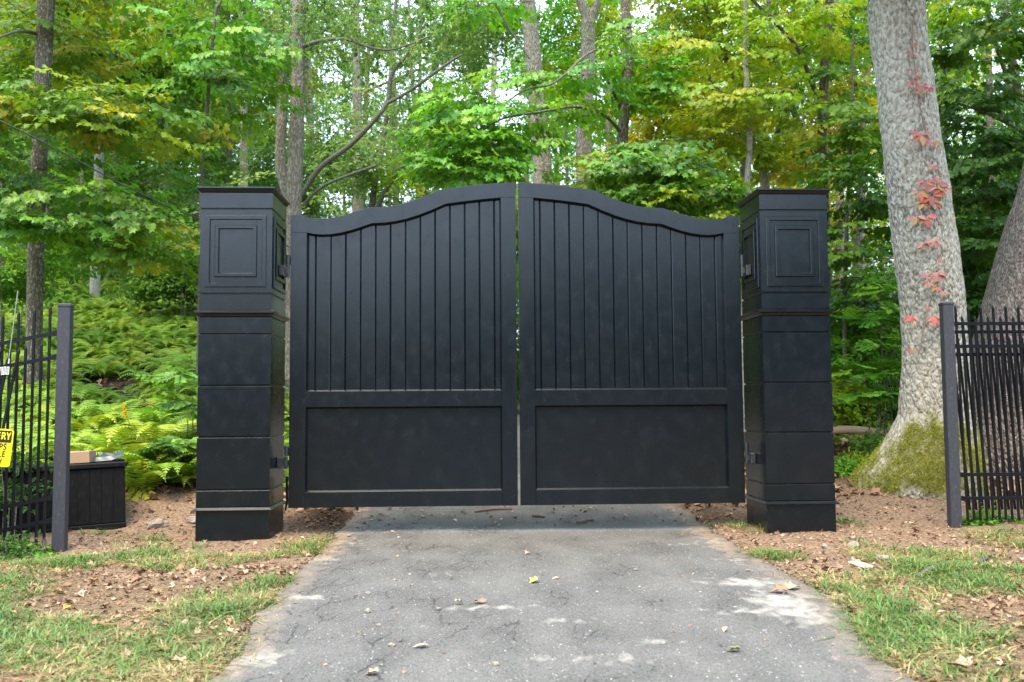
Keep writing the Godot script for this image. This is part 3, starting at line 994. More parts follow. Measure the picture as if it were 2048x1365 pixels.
# one fence panel: rails, and pickets each its own part; drop = fall of the rails per metre
func fence_panel(label, where: Vector3, turn: float, length: float, rails: Array, tall: float, short: float, low: float, step: float, drop: float, skew := 0.0, first_tall := true, start := 0.06):
	var t = thing("picket_fence", label, "fence", where)
	t.rotation.y = turn
	for r in rails:
		var st := begin()
		var T := Transform3D(Basis(Vector3(1, -drop, 0), Vector3.UP, Vector3.BACK), Vector3.ZERO)
		box(st, Vector3(0, r - 0.014, -0.014), Vector3(length, r + 0.014, 0.014), T)
		box(st, Vector3(-0.005, r - 0.02, -0.02), Vector3(0.03, r + 0.02, 0.02), T)
		obj("rail", st, M.metal, t)
	var n := int((length - start) / step)
	for k in n:
		var x := start + k * step
		var st := begin()
		var is_tall := (k % 2 == 0) == first_tall
		picket(st, x, low - drop * x, (tall if is_tall else short) - drop * x, 0.0, 0.016, skew)
		obj("picket", st, M.metal, t)
	return t

func fences():
	# left: post, then a panel that steps down along the bank
	var lp := Vector3(-3.075, -0.01, -7.12)
	fence_post(lp, 1.86, "dark grey square fence post left of the left pillar, in front of the storage box", 0.12)
	var t = fence_panel("black picket fence panel running left from the grey post, sloping down", Vector3(-3.13, 0, -7.12), PI, 2.0, [1.63, 1.45, 0.40, 0.23], 1.83, 1.56, -0.05, 0.058, 0.19)
	# a loose panel leans against it; the sign is wired to the loose one
	var q = fence_panel("loose black fence panel with leaning pickets, tilted against the left fence", Vector3(-3.50, 0.0, -6.86), PI, 1.4, [1.33, 1.17, 0.30], 1.48, 1.42, -0.05, 0.066, 0.03, -0.17, true, 0.05)
	q.rotation.z = 0.0
	# right: post and two panels, one behind the other
	fence_post(Vector3(4.085, 0.0, -7.78), 1.92, "dark grey square fence post beside the big leaning tree trunk", -0.1)
	fence_panel("black picket fence panel running right from the grey post by the big tree", Vector3(4.14, 0, -7.78), 0.0, 2.2, [1.735, 1.54, 0.445, 0.245], 1.87, 1.74, 0.06, 0.0555, 0.0, -0.02)
	fence_panel("spare black fence panel with slanting pickets standing behind the right fence", Vector3(4.17, 0.02, -8.0), 0.0, 2.2, [1.66, 1.46], 1.78, 1.60, 0.1, 0.058, 0.0, -0.07, true, 0.17)
	sign_board()
	# thin rod and white tags on the loose panel
	var st := begin()
	var a := at(17, 718, 6.72); var b := at(35, 582, 6.78)
	var r = thing("marker_rod", "thin grey rod rising from the loose fence panel at the left edge", "rod", a)
	cylinder(st, Vector3.ZERO, b - a, 0.0032, 6)
	obj("shaft", st, mat("grey fibreglass", Color(0.25, 0.26, 0.23), 0.5), r)
	st = begin()
	cylinder(st, (a - b).normalized() * 0.035, Vector3.ZERO, 0.008, 8)
	obj("tip", st, mat("white plastic", Color(0.75, 0.75, 0.75), 0.5), r)
	var tg = thing("paper_tag", "white paper tags with bar stripes hanging on the loose fence panel", "tag", at(9, 741, 6.66))
	for k in 3:
		st = begin()
		box(st, Vector3(-0.030 + 0.021 * k, -0.030, 0.0), Vector3(-0.012 + 0.021 * k, 0.026, 0.001), Transform3D(Basis(Vector3.BACK, 0.15 - 0.1 * k), Vector3.ZERO))
		var lb = obj("label", st, mat("white paper", Color(0.72, 0.72, 0.74), 0.7), tg)
		st = begin()
		for j in 4:
			box(st, Vector3(-0.028 + 0.021 * k + 0.0036 * j, -0.026, 0.0012), Vector3(-0.0265 + 0.021 * k + 0.0036 * j, 0.020, 0.0018), Transform3D(Basis(Vector3.BACK, 0.15 - 0.1 * k), Vector3.ZERO))
		obj("stripes", st, mat("black ink", Color(0.02, 0.02, 0.02), 0.7), lb)

func rounded(x0, y0, x1, y1, r) -> PackedVector2Array:
	var p := PackedVector2Array()
	for c in [[x1 - r, y0 + r, -PI / 2], [x1 - r, y1 - r, 0.0], [x0 + r, y1 - r, PI / 2], [x0 + r, y0 + r, PI]]:
		for k in 6: p.append(Vector2(c[0], c[1]) + Vector2.from_angle(c[2] + PI / 2 * k / 5.0) * r)
	return p

func sign_board():
	# right edge of a yellow notice, cut by the picture's edge
	var tr := at(28, 860, 6.55)
	var t = thing("delivery_sign", "yellow notice with black header wired to the loose fence panel", "sign", tr)
	t.rotation = Vector3(0, 0.35, -0.09)
	var h := 0.264; var w := 0.40
	var st := begin()
	slab(st, rounded(-w, -h, 0.0, 0.0, 0.018), 0.0, -0.003, 0.0005)
	obj("plate", st, mat("yellow sign enamel", Color(0.78, 0.66, 0.004), 0.4), t)
	st = begin()
	var black := mat("black sign print", Color(0.012, 0.012, 0.012), 0.45)
	slab(st, rounded(-w + 0.010, -0.094, -0.010, -0.010, 0.008), 0.0018, 0.0003, 0.0002)
	obj("header", st, black, t)
	var f := SystemFont.new(); f.font_names = PackedStringArray(["Droid Sans"]); f.font_weight = 700
	for q in [["VERY", -0.014, -0.078, 0.050, true], ["PS", -0.032, -0.148, 0.044, false], ["LE", -0.034, -0.200, 0.044, false], ["Y", -0.050, -0.248, 0.040, false]]:
		var tm := TextMesh.new()
		tm.text = q[0]; tm.font = f; tm.font_size = 64; tm.pixel_size = q[3] / 46.0; tm.depth = 0.0006
		tm.horizontal_alignment = HORIZONTAL_ALIGNMENT_RIGHT; tm.vertical_alignment = VERTICAL_ALIGNMENT_BOTTOM
		var o = put_mesh("lettering", tm, mat("sign yellow print", Color(0.78, 0.66, 0.004), 0.45) if q[4] else black, t)
		o.scale.x = 0.76
		o.position = Vector3(q[1], q[2] - 0.012, 0.0028 if q[4] else 0.0012)

# ------------------------------------------------------------------ storage box with parcels
func box_and_parcels():
	var base := Vector3(-3.62, 0.0, -8.35)
	var t = thing("storage_box", "black weathered deck box standing crooked behind the left fence post", "storage box", base)
	t.rotation = Vector3(0.0, 0.43, 0.03)
	var st := begin()
	box(st, Vector3(-0.62, 0.03, -0.28), Vector3(0.525, 0.53, 0.24), Transform3D.IDENTITY, 0.006)
	obj("body", st, M.plastic, t)
	for k in 12:
		st = begin()
		var x := -0.60 + 0.0935 * k
		box(st, Vector3(x, 0.055, 0.240), Vector3(x + 0.092, 0.520, 0.246), Transform3D.IDENTITY, 0.0015)
		obj("board", st, M.plastic, t)
	st = begin()
	box(st, Vector3(-0.64, 0.531, -0.30), Vector3(0.545, 0.575, 0.265), Transform3D.IDENTITY, 0.007)
	obj("lid", st, M.plastic, t)
	st = begin()
	box(st, Vector3(-0.63, 0.0, -0.285), Vector3(0.53, 0.045, 0.252), Transform3D.IDENTITY, 0.004)
	obj("base_rim", st, M.plastic, t)
	# cardboard parcel
	var T: Transform3D = t.transform
	var cb = thing("cardboard_box", "small brown cardboard parcel lying on the black storage box", "parcel", T * Vector3(0.13, 0.577, 0.04))
	cb.rotation = Vector3(0, 0.10, 0.05)
	var card := mat("brown cardboard", Color(0.36, 0.23, 0.145), 0.85)
	st = begin()
	box(st, Vector3(-0.14, 0, -0.10), Vector3(0.155, 0.098, 0.10), Transform3D.IDENTITY, 0.002)
	obj("carton", st, card, cb)
	st = begin()
	box(st, Vector3(-0.14, 0.0975, -0.025), Vector3(0.155, 0.0995, 0.025))
	obj("tape", st, mat("clear tape", Color(0.45, 0.34, 0.24), 0.25), cb)
	var ink := mat("dark print", Color(0.05, 0.035, 0.025), 0.8)
	st = begin()
	for k in 2:
		box(st, Vector3(-0.045 + 0.022 * k, 0.05, 0.1005), Vector3(-0.041 + 0.022 * k, 0.080, 0.1012))
		tri(st, Vector3(-0.052 + 0.022 * k, 0.076, 0.1009), Vector3(-0.034 + 0.022 * k, 0.076, 0.1009), Vector3(-0.043 + 0.022 * k, 0.089, 0.1009), Vector3(0, 0, 1))
	box(st, Vector3(-0.054, 0.044, 0.1005), Vector3(-0.010, 0.0465, 0.1012))
	obj("arrow_mark", st, ink, cb)
	st = begin()
	for k in 5:
		box(st, Vector3(-0.135, 0.02 + 0.013 * k, 0.1005), Vector3(-0.085, 0.027 + 0.013 * k, 0.1012))
	obj("print_lines", st, ink, cb)
	# plastic mailer bag
	st = begin()
	var V := []
	for i in 9:
		var row := []
		for j in 7:
			var u := i / 8.0 - 0.5; var v := j / 6.0 - 0.5
			var e := (1.0 - pow(absf(u * 2), 3)) * (1.0 - pow(absf(v * 2), 3))
			row.append(Vector3(u * 0.30 + 0.02 * grain.get_noise_2d(i * 30, j * 30), 0.008 + 0.055 * e * (1.0 + 0.9 * grain.get_noise_2d(i * 45, j * 45 + 100)) + 0.07 * maxf(0, u - 0.15) * 1.5, v * 0.20))
		V.append(row)
	for i in 8:
		for j in 6:
			quad(st, V[i][j], V[i + 1][j], V[i + 1][j + 1], V[i][j + 1], Vector3.UP)
			quad(st, V[i][j] * Vector3(1, 0.1, 1), V[i + 1][j] * Vector3(1, 0.1, 1), V[i + 1][j + 1] * Vector3(1, 0.1, 1), V[i][j + 1] * Vector3(1, 0.1, 1), Vector3.DOWN)
	var bag = obj("mailer_bag", st, mat("grey film", Color(0.045, 0.053, 0.058), 0.35))
	tag(bag, "crumpled grey plastic mailer lying on the black storage box beside the parcel", "bag")
	bag.position = T * Vector3(0.39, 0.577, 0.04)
	bag.rotation = Vector3(0, 0.3, 0.06)

# ------------------------------------------------------------------ the two big trees at the right
func big_trees():
	# leaning lichen grown trunk with a flared, mossy foot
	var rows := [[1793, -260, 104], [1793, 0, 104], [1812, 180, 109], [1834, 360, 117], [1850, 480, 120], [1863, 600, 120], [1871, 700, 122], [1871, 780, 129], [1872, 830, 138], [1869, 868, 160], [1862, 912, 190], [1853, 947, 222], [1850, 985, 240], [1850, 1035, 250]]
	var D := 9.55
	var base := at(1840, 1015, D)
	base.y = ground(base.x, base.z)
	var t = thing("leaning_tree", "big leaning tree with pale lichen on its bark and a mossy flared foot", "tree", base)
	var pts := []; var rad := []
	for r in rows:
		pts.append(at(r[0], r[1], D) - base); rad.append(r[2] * D / FOCAL * 0.5)
	var sm := smooth_path(pts, rad, 14)
	var st := begin()
	var sides := 84
	var tufts := []
	var P: Array = sm[0]; var R: Array = sm[1]
	for i in P.size():
		for k in sides + 1:
			var a := TAU * (k % sides) / sides
			var o := Vector3(cos(a), 0, sin(a))
			var flare := clampf((R[i] - 0.33) / 0.3, 0, 1)
			var rr: float = R[i] * (1.0 + flare * (0.16 * cos(3 * a + 2.4) + 0.10 * cos(5 * a + 1.0)))
			rr = lerpf(rr, rr * (1.0 - 0.3 * maxf(0, o.z * 0.6)), flare)
			var q: Vector3 = P[i] + o * rr
			rr += 0.020 * lump.get_noise_3d(q.x * 70.0, q.y * 35.0, q.z * 70.0) + 0.012 * grain.get_noise_3d(q.x * 130.0, q.y * 50.0, q.z * 130.0)
			var v: Vector3 = P[i] + o * rr
			var moss := smoothstep(0.85, 0.2, v.y + 0.6 * lump.get_noise_3d(v.x * 60, v.y * 60, v.z * 60)) * smoothstep(-0.25, 0.15, grain.get_noise_3d(v.x * 30, v.y * 30, v.z * 30) + 0.25)
			moss *= smoothstep(-0.12, 0.12, v.y + 0.3 * lump.get_noise_3d(v.x * 50 + 9, v.y * 50, v.z * 50))
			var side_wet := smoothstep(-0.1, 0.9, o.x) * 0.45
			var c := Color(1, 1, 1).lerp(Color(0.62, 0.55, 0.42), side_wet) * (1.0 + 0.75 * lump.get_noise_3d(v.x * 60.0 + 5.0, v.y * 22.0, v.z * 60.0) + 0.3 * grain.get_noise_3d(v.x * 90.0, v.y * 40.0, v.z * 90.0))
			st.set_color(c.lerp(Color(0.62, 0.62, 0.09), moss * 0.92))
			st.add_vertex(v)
			if moss > 0.35 and k < sides: tufts.append([v, (o + Vector3(0, 0.5, 0)).normalized()])
	for i in P.size() - 1:
		for k in sides:
			var a := i * (sides + 1) + k
			for x in [a, a + 1, a + sides + 1, a + 1, a + sides + 2, a + sides + 1]: st.add_index(x)
	st.generate_normals()
	obj("trunk", st, M.bark_lichen, t)
	var mx := []; var mc := []
	rng.seed = 905
	for q in tufts:
		for rep in 3:
			var o3: Vector3 = q[1]
			var jit := rand_dir() * 0.03
			var b3 := Basis(Quaternion(Vector3.UP, (o3 + rand_dir() * 0.35).normalized())) * Basis(Vector3.UP, rng.randf() * TAU)
			mx.append(Transform3D(b3.scaled(Vector3.ONE * rng.randf_range(0.5, 1.1)), q[0] + jit - o3 * 0.012))
			mc.append([Color(0.36, 0.38, 0.02), Color(0.27, 0.32, 0.02), Color(0.46, 0.43, 0.03), Color(0.20, 0.23, 0.02)][rng.randi() % 4])
	scatter("moss", grass_mesh(907, 16, 0.030, 0.8), M.fern, mx, mc, t)
	var xf := []; var cols := []
	rng.seed = 901
	for l in [[1700, -420, 9.4], [1850, -520, 9.6], [1950, -380, 8.8], [1760, -380, 8.4]]:
		fill(xf, cols, at(l[0], l[1], l[2]) - base, Vector3(1.6, 0.8, 1.5), 130, "green")
	scatter("crown", MESH.fine, M.far_leaf, xf, cols, t)
	# furrowed trunk leaning out of the frame behind the right fence
	var rows2 := [[2180, 60, 150], [2135, 360, 158], [2100, 480, 162], [2068, 600, 168], [2042, 700, 172], [2022, 800, 178], [2005, 900, 190], [1992, 970, 215], [1985, 1030, 250]]
	D = 10.4
	base = at(1985, 1000, D); base.y = ground(base.x, base.z)
	t = thing("furrowed_tree", "thick furrowed tree trunk leaning right behind the right fence", "tree", base)
	pts = []; rad = []
	for r in rows2:
		pts.append(at(r[0], r[1], D) - base); rad.append(r[2] * D / FOCAL * 0.5)
	pts.append(pts[-1] - Vector3(0, 0.3, 0)); rad.append(rad[-1])
	sm = smooth_path(pts, rad, 10)
	st = begin()
	tube(st, sm[0], sm[1], 64, 0.10, true, 4.0)
	obj("trunk", st, M.bark_furrow, t)
	# red creeper climbing the leaning trunk
	creeper()

func creeper():
	var D := 9.24
	var line := [[1830, 20], [1825, 75], [1832, 150], [1838, 200], [1850, 255], [1860, 300], [1863, 345], [1866, 400], [1872, 440], [1874, 520], [1872, 560], [1866, 590], [1856, 620], [1848, 660], [1838, 710]]
	var base := at(1860, 700, D)
	var t = thing("red_creeper", "red leaved creeper climbing the pale bark of the leaning tree", "creeper", base)
	var pts := []; var rad := []
	for p in line:
		pts.append(at(p[0], p[1], D + (0.0 if p[0] < 1852 else 0.03)) - base); rad.append(0.0075)
	var sm := smooth_path(pts, rad, 4)
	var st := begin()
	tube(st, sm[0], sm[1], 5)
	obj("stem", st, mat("creeper stem", Color(0.22, 0.15, 0.11), 0.8), t)
	var reds := [Color(0.46, 0.10, 0.085), Color(0.42, 0.17, 0.145), Color(0.46, 0.23, 0.09), Color(0.36, 0.13, 0.12), Color(0.52, 0.12, 0.07), Color(0.36, 0.24, 0.07), Color(0.45, 0.21, 0.18)]
	rng.seed = 77
	# px, py, leaf length in metres, leaflets
	for p in [[1826, 84, 0.05, 3], [1824, 102, 0.06, 4], [1826, 138, 0.07, 4], [1838, 150, 0.06, 3], [1822, 160, 0.07, 4], [1842, 168, 0.08, 5], [1858, 172, 0.07, 5], [1840, 180, 0.06, 3], [1842, 268, 0.12, 5], [1866, 280, 0.09, 3], [1868, 328, 0.07, 3], [1876, 352, 0.06, 3], [1852, 362, 0.12, 5], [1872, 368, 0.11, 5], [1840, 384, 0.10, 5], [1862, 390, 0.12, 5], [1882, 376, 0.10, 5], [1848, 402, 0.09, 4], [1870, 404, 0.08, 4], [1833, 432, 0.10, 4], [1850, 434, 0.11, 5], [1846, 484, 0.09, 3], [1866, 478, 0.10, 4], [1880, 515, 0.06, 2], [1852, 545, 0.09, 3], [1872, 545, 0.10, 4], [1886, 543, 0.07, 3], [1858, 562, 0.07, 3], [1872, 572, 0.08, 3], [1886, 580, 0.06, 2], [1852, 608, 0.06, 1], [1826, 630, 0.10, 3], [1824, 642, 0.07, 1], [1868, 632, 0.11, 4], [1823, 694, 0.05, 2]]:
		st = begin()
		var yaw := rng.randf_range(-0.4, 0.4)
		for k in p[3]:
			var a = (k - (p[3] - 1) * 0.5) * 0.75 + yaw * 0.5 + PI
			var al := Vector3(sin(a) * 0.95, cos(a) * 0.85, 0.30 + rng.randf_range(-0.2, 0.2)).normalized()
			var c: Color = reds[rng.randi() % reds.size()]
			var up := (Vector3(0, 0.55, 1) + rand_dir() * 0.35).normalized()
			leaf(st, al * 0.015, al, up, p[2] * rng.randf_range(0.75, 1.1), false, c * rng.randf_range(0.75, 1.05), 0.15)
		var o = obj("leaf", st, M.dead, t)
		o.position = at(p[0], p[1], D - 0.06) - base

# ------------------------------------------------------------------ the wood
func forest():
	M.bark_furrow = bark("coarse furrowed bark", 97, Color(0.06, 0.042, 0.033), Color(0.32, 0.255, 0.215), Color(0.48, 0.435, 0.39), Vector3(2.1, 0.75, 2.1), 6.0, 0.60)
	var G := "slender trees on the left bank"
	rng.seed = 501
	tree("lichen_tree", "dark tree with lichen patches rising behind the left fence, second from the photo's left edge", "tree", G, M.bark_dark,
		[[92, 0, 12, 30], [84, 150, 12, 28], [78, 300, 12, 28], [72, 450, 12, 29], [68, 600, 12, 30], [66, 740, 12, 31]],
		[[[76, 68, 12, 8], [40, 62, 11.6, 6], [5, 72, 11.2, 5], [-40, 90, 11, 4]], [[70, 400, 12, 7], [30, 425, 11.5, 6], [-20, 450, 11.2, 4]], [[55, 200, 11.8, 5], [10, 198, 11.2, 4], [-30, 196, 11, 3]]],
		[[60, 40, 13.2, 1.5, 0.7, 0.8, 120, "accent", "maple"], [150, 60, 12.6, 0.8, 0.5, 0.8, 50, "accent", "maple"], [130, 205, 11.0, 0.9, 0.22, 0.7, 44, "accent", "maple"], [210, 225, 10.8, 0.9, 0.2, 0.6, 36, "accent", "maple"], [25, 200, 11.0, 0.7, 0.3, 0.7, 36, "accent", "maple"], [110, 440, 11.0, 0.9, 0.25, 0.6, 44, "green", "maple"], [215, 430, 11.0, 1.0, 0.35, 0.6, 60, "green", "maple"], [320, 470, 11.2, 0.6, 0.35, 0.5, 44, "accent", "maple"], [140, 150, 13.0, 0.7, 0.5, 0.7, 36, "accent", "maple"], [270, 140, 19.0, 1.5, 0.6, 0.8, 70, "accent", "maple"], [60, -150, 11.4, 1.8, 0.9, 1.6, 50, "accent", "fine"], [300, 250, 11.4, 0.8, 0.2, 0.7, 34, "accent", "maple"], [125, 330, 13.4, 0.6, 0.5, 0.6, 36, "green", "maple"], [270, 340, 19.5, 1.4, 0.6, 0.8, 70, "green", "maple"], [20, 320, 11.5, 0.7, 0.5, 0.6, 44, "dark", "maple"]])
	tree("pale_tree", "straight pale grey tree on the fern bank left of the left pillar", "tree", G, M.bark_pale,
		[[207, 0, 18, 16], [205, 120, 18, 15], [200, 250, 18, 16], [195, 400, 18, 18], [190, 540, 18, 19], [188, 610, 18, 20]], [],
		[[260, 60, 17, 1.9, 1.1, 1.4, 130, "accent", "fine"], [330, 150, 17.5, 1.6, 0.7, 1.2, 90, "green", "fine"], [120, 20, 17.5, 1.6, 1.0, 1.2, 90, "green", "fine"], [210, -160, 17.5, 2.6, 1.2, 2.0, 50, "green", "fine"]])
	tree("thin_tree", "thin pale tree just left of the straight pale grey one", "tree", G, M.bark_pale,
		[[186, 0, 20, 7], [182, 90, 20, 7], [172, 230, 20, 8], [166, 330, 20, 9], [156, 590, 20, 10]])
	tree("dark_tree", "dark brown tree behind the straight pale grey one, half hidden by leaves", "tree", G, M.bark_dark,
		[[254, 0, 22, 20], [240, 80, 22, 20], [233, 200, 22, 20], [230, 310, 22, 21], [226, 430, 22, 22], [222, 560, 22, 22]], [[[236, 282, 22, 5], [265, 275, 21, 4], [290, 262, 20.5, 3]]],
		[[250, 20, 21, 2.0, 1.0, 1.6, 110, "green", "fine"]])
	tree("far_oak", "dark slim tree above the fern bank, midway between pale tree and pillar", "tree", G, M.bark_dark,
		[[350, 0, 25, 13], [343, 70, 25, 13], [330, 160, 25, 13], [318, 280, 25, 14], [306, 420, 25, 15]], [], [[350, 60, 24, 2.2, 1.2, 1.6, 120, "accent", "fine"], [380, 220, 24, 1.6, 0.9, 1.2, 90, "green", "fine"]])
	tree("leaning_sapling", "thin dark curved sapling standing just behind the left pillar", "sapling", G, M.limb,
		[[447, -20, 12, 5], [432, 20, 12, 6], [422, 110, 12, 6], [415, 200, 12, 7], [407, 300, 12, 7], [401, 420, 12, 7], [398, 640, 12, 8]], [],
		[[430, 60, 11.8, 0.9, 0.6, 0.6, 60, "bright", "maple"], [470, 190, 12.2, 0.7, 0.5, 0.6, 44, "green", "maple"]], 2.0)
	tree("edge_tree", "shadowed trunk at the photo's left edge behind the lichen patched tree", "tree", G, M.bark_dark,
		[[8, 0, 17, 13], [5, 150, 17, 13], [3, 300, 17, 14], [0, 500, 17, 15]], [], [[10, 250, 15.5, 1.2, 1.0, 1.0, 80, "green", "fine"], [-10, 60, 16, 1.6, 1.2, 1.2, 100, "accent", "fine"]])
	G = "tall trees behind the gate"
	tree("twin_trunk_tree", "twin trunked grey tree rising between the left pillar and the left gate leaf", "tree", G, M.bark_grey,
		[[598, -30, 13, 25], [596, 100, 13, 26], [594, 200, 13, 27], [590, 320, 13, 29], [585, 420, 13, 31], [580, 600, 13, 32], [578, 700, 13, 34]],
		[[[576, 400, 13.1, 22], [560, 330, 13.2, 21], [563, 240, 13.3, 20], [567, 170, 13.4, 20], [564, 90, 13.4, 19]], [[564, 170, 13.4, 14], [578, 90, 13.6, 13], [592, 20, 13.6, 10]],
		[[608, 92, 12.9, 9], [640, 82, 12.5, 7], [690, 78, 12.2, 6], [745, 96, 12, 5], [790, 98, 12, 4], [860, 72, 12, 3]], [[604, 120, 13, 6], [625, 90, 13, 4], [650, 60, 13, 3]],
		[[602, 392, 12.8, 10], [640, 335, 12.6, 10], [700, 290, 12.4, 9.5], [752, 236, 12.2, 9], [776, 200, 12.2, 8], [783, 150, 12.2, 7], [812, 112, 12.2, 5], [838, 70, 12.2, 4], [846, 30, 12.2, 3]],
		[[772, 208, 12.2, 7], [822, 180, 12, 6], [870, 145, 11.8, 7], [905, 120, 11.8, 5], [925, 108, 11.8, 3]], [[606, 410, 12.9, 7], [650, 370, 12.8, 6], [755, 330, 12.6, 5]]],
		[[700, 40, 12.6, 1.5, 0.6, 1.0, 76, "pale", "oak"], [830, 60, 12.4, 1.1, 0.6, 0.9, 40, "pale", "oak"], [600, -170, 12.8, 2.2, 0.8, 1.8, 46, "pale", "oak"], [640, 20, 13.4, 0.8, 0.5, 0.8, 40, "pale", "oak"], [880, 200, 12.5, 0.6, 0.5, 0.6, 26, "pale", "oak"], [520, 110, 13.4, 0.7, 0.6, 0.6, 40, "green", "oak"]])
	tree("tall_oak", "tall grey tree rising behind the meeting stiles of the gate, leaning left", "tree", G, M.bark_grey,
		[[1052, -60, 16, 27], [1056, 0, 16, 27], [1066, 110, 16, 31], [1074, 200, 16, 33], [1082, 300, 16, 35], [1086, 380, 16, 37], [1090, 640, 16, 40]], [],
		[[1000, -220, 15.5, 2.4, 0.9, 2.0, 50, "bright", "fine"], [985, 40, 18.5, 1.3, 0.8, 1.0, 60, "pale", "fine"], [1120, 50, 18.5, 0.9, 0.8, 0.9, 44, "bright", "fine"], [920, 110, 20, 1.2, 0.9, 0.9, 56, "pale", "fine"], [1120, 170, 19, 0.8, 0.8, 0.9, 36, "lime", "fine"]])
	tree("forked_tree", "grey tree that forks near the photo's top, right of the tall leaning one", "tree", G, M.bark_grey,
		[[1177, 40, 17, 27], [1176, 110, 17, 29], [1172, 200, 17, 29], [1168, 290, 17, 30], [1170, 390, 17, 31], [1172, 620, 17, 34]],
		[[[1177, 50, 17, 22], [1165, 10, 17, 18], [1140, -40, 17, 16]], [[1178, 50, 17, 20], [1195, 5, 17, 16], [1225, -40, 17, 13]]],
		[[1190, -200, 16.6, 2.2, 0.9, 1.8, 43, "lime", "fine"], [1215, 60, 17.6, 0.7, 0.5, 0.7, 30, "lime", "fine"]], 0.0)
	tree("maple_tree", "dark stemmed maple spreading leafy branches above the right gate leaf", "tree", G, M.bark_dark,
		[[1250, -40, 12.5, 18], [1254, 60, 12.5, 19], [1255, 140, 12.5, 20], [1250, 220, 12.5, 20], [1245, 280, 12.5, 21], [1242, 400, 12.5, 22]],
		[[[1240, 262, 12.4, 7], [1205, 228, 12, 6], [1150, 214, 11.6, 5], [1080, 224, 11.3, 5], [1010, 236, 11.1, 4], [960, 262, 11, 3]], [[1240, 215, 12.5, 6], [1215, 160, 12.2, 5], [1190, 120, 12, 3]], [[1246, 130, 12.5, 5], [1190, 100, 12.1, 5], [1110, 165, 11.6, 4], [1050, 180, 11.4, 4], [980, 230, 11.2, 3]], [[1060, 118, 12, 4], [1020, 60, 12, 4], [975, -20, 12, 3]]],
		[[980, 215, 11.4, 0.6, 0.3, 0.6, 32, "bright", "maple"], [930, 300, 11.2, 0.62, 0.36, 0.5, 46, "bright", "maple"], [1010, 300, 11.4, 0.6, 0.26, 0.5, 32, "bright", "maple"], [1095, 165, 11.8, 0.8, 0.3, 0.5, 22, "bright", "maple"], [1180, 130, 12, 0.7, 0.34, 0.6, 22, "bright", "maple"], [1270, 110, 12.2, 0.4, 0.4, 0.5, 20, "bright", "maple"], [940, 345, 11.2, 0.5, 0.2, 0.4, 32, "bright", "maple"], [1140, 240, 12.2, 0.5, 0.15, 0.4, 12, "bright", "maple"], [1290, 335, 11.4, 0.4, 0.2, 0.5, 24, "green", "maple"], [1300, 180, 12.4, 0.4, 0.3, 0.4, 20, "bright", "maple"], [960, 10, 12, 0.4, 0.2, 0.4, 16, "bright", "maple"], [1000, -120, 12, 2.4, 0.6, 1.4, 36, "bright", "maple"], [920, 225, 11.6, 0.42, 0.24, 0.4, 20, "bright", "maple"], [1200, 350, 12, 0.5, 0.22, 0.4, 28, "lime", "maple"]])
	tree("leaning_twin_stem", "dark slim stem behind the left gate leaf, left of the bare curved limb", "tree", G, M.bark_dark,
		[[778, 190, 19, 9], [772, 240, 19, 9], [762, 310, 19, 10], [750, 370, 19, 11], [742, 430, 19, 12]], [[[752, 420, 18.8, 9], [775, 375, 18.6, 9], [815, 320, 18.4, 8], [850, 275, 18.2, 6], [880, 245, 18, 4]]],
		[[720, 340, 18.6, 0.9, 0.6, 0.8, 34, "pale", "fine"], [860, 240, 18.4, 0.9, 0.6, 0.8, 30, "pale", "fine"]], 3.0)
	tree("slim_stem", "slim dark stem above the first curve of the left gate leaf", "tree", G, M.bark_dark,
		[[822, 120, 19, 5], [828, 220, 19, 6], [838, 290, 19, 7], [848, 350, 19, 8], [854, 420, 19, 8]], [], [[850, 340, 18.6, 0.8, 0.5, 0.7, 36, "lime", "fine"]], 3.0)
	tree("vine_tree", "thin far tree wrapped in green vine against the bright sky", "tree", G, M.bark_pale,
		[[932, -20, 26, 7], [938, 60, 26, 8], [944, 150, 26, 8], [950, 260, 26, 9]], [], [[934, 20, 26, 0.35, 1.6, 0.35, 46, "lime", "fine", 0.7], [944, 140, 26, 0.3, 1.4, 0.3, 36, "lime", "fine", 0.7]])
	tree("far_pale_tree", "pale far tree beside the vine wrapped one", "tree", G, M.bark_pale,
		[[990, -20, 28, 10], [990, 60, 28, 10], [988, 150, 28, 11], [985, 260, 28, 11]])
	G = "young trees behind the right pillar"
	tree("straight_pole", "slim straight pale stem rising just left of the right pillar", "tree", G, M.bark_pale,
		[[1490, -20, 13, 9], [1491, 100, 13, 10], [1495, 200, 13, 11], [1500, 290, 13, 11], [1494, 380, 13, 12], [1490, 600, 13, 13]], [],
		[[1430, 200, 12.6, 0.8, 0.26, 0.6, 34, "lime", "maple"], [1400, 120, 13, 1.0, 0.5, 0.8, 46, "lime", "maple"], [1540, 60, 13, 0.9, 0.5, 0.7, 40, "lime", "maple"], [1560, 180, 13, 0.8, 0.3, 0.6, 30, "lime", "maple"], [1480, -140, 13, 2.0, 0.8, 1.4, 36, "lime", "fine"]])
	tree("y_forked_stem", "small Y shaped forked tree directly behind the right pillar's cap", "tree", G, M.bark_pale,
		[[1525, 340, 14, 12], [1532, 380, 14, 15], [1536, 500, 14, 16], [1538, 640, 14, 18]],
		[[[1526, 345, 14, 10], [1512, 305, 14, 9], [1505, 270, 14, 8], [1490, 230, 14, 6], [1470, 170, 14.3, 5]], [[1528, 345, 14, 10], [1545, 300, 14, 9], [1562, 245, 14, 8], [1585, 190, 14, 6], [1600, 140, 14, 5]]],
		[[1600, 250, 13.6, 0.9, 0.5, 0.7, 46, "lime", "maple"], [1450, 290, 13.6, 0.7, 0.4, 0.6, 38, "lime", "maple"], [1590, 330, 14.4, 0.8, 0.4, 0.6, 40, "gold", "maple"]], 0.0)
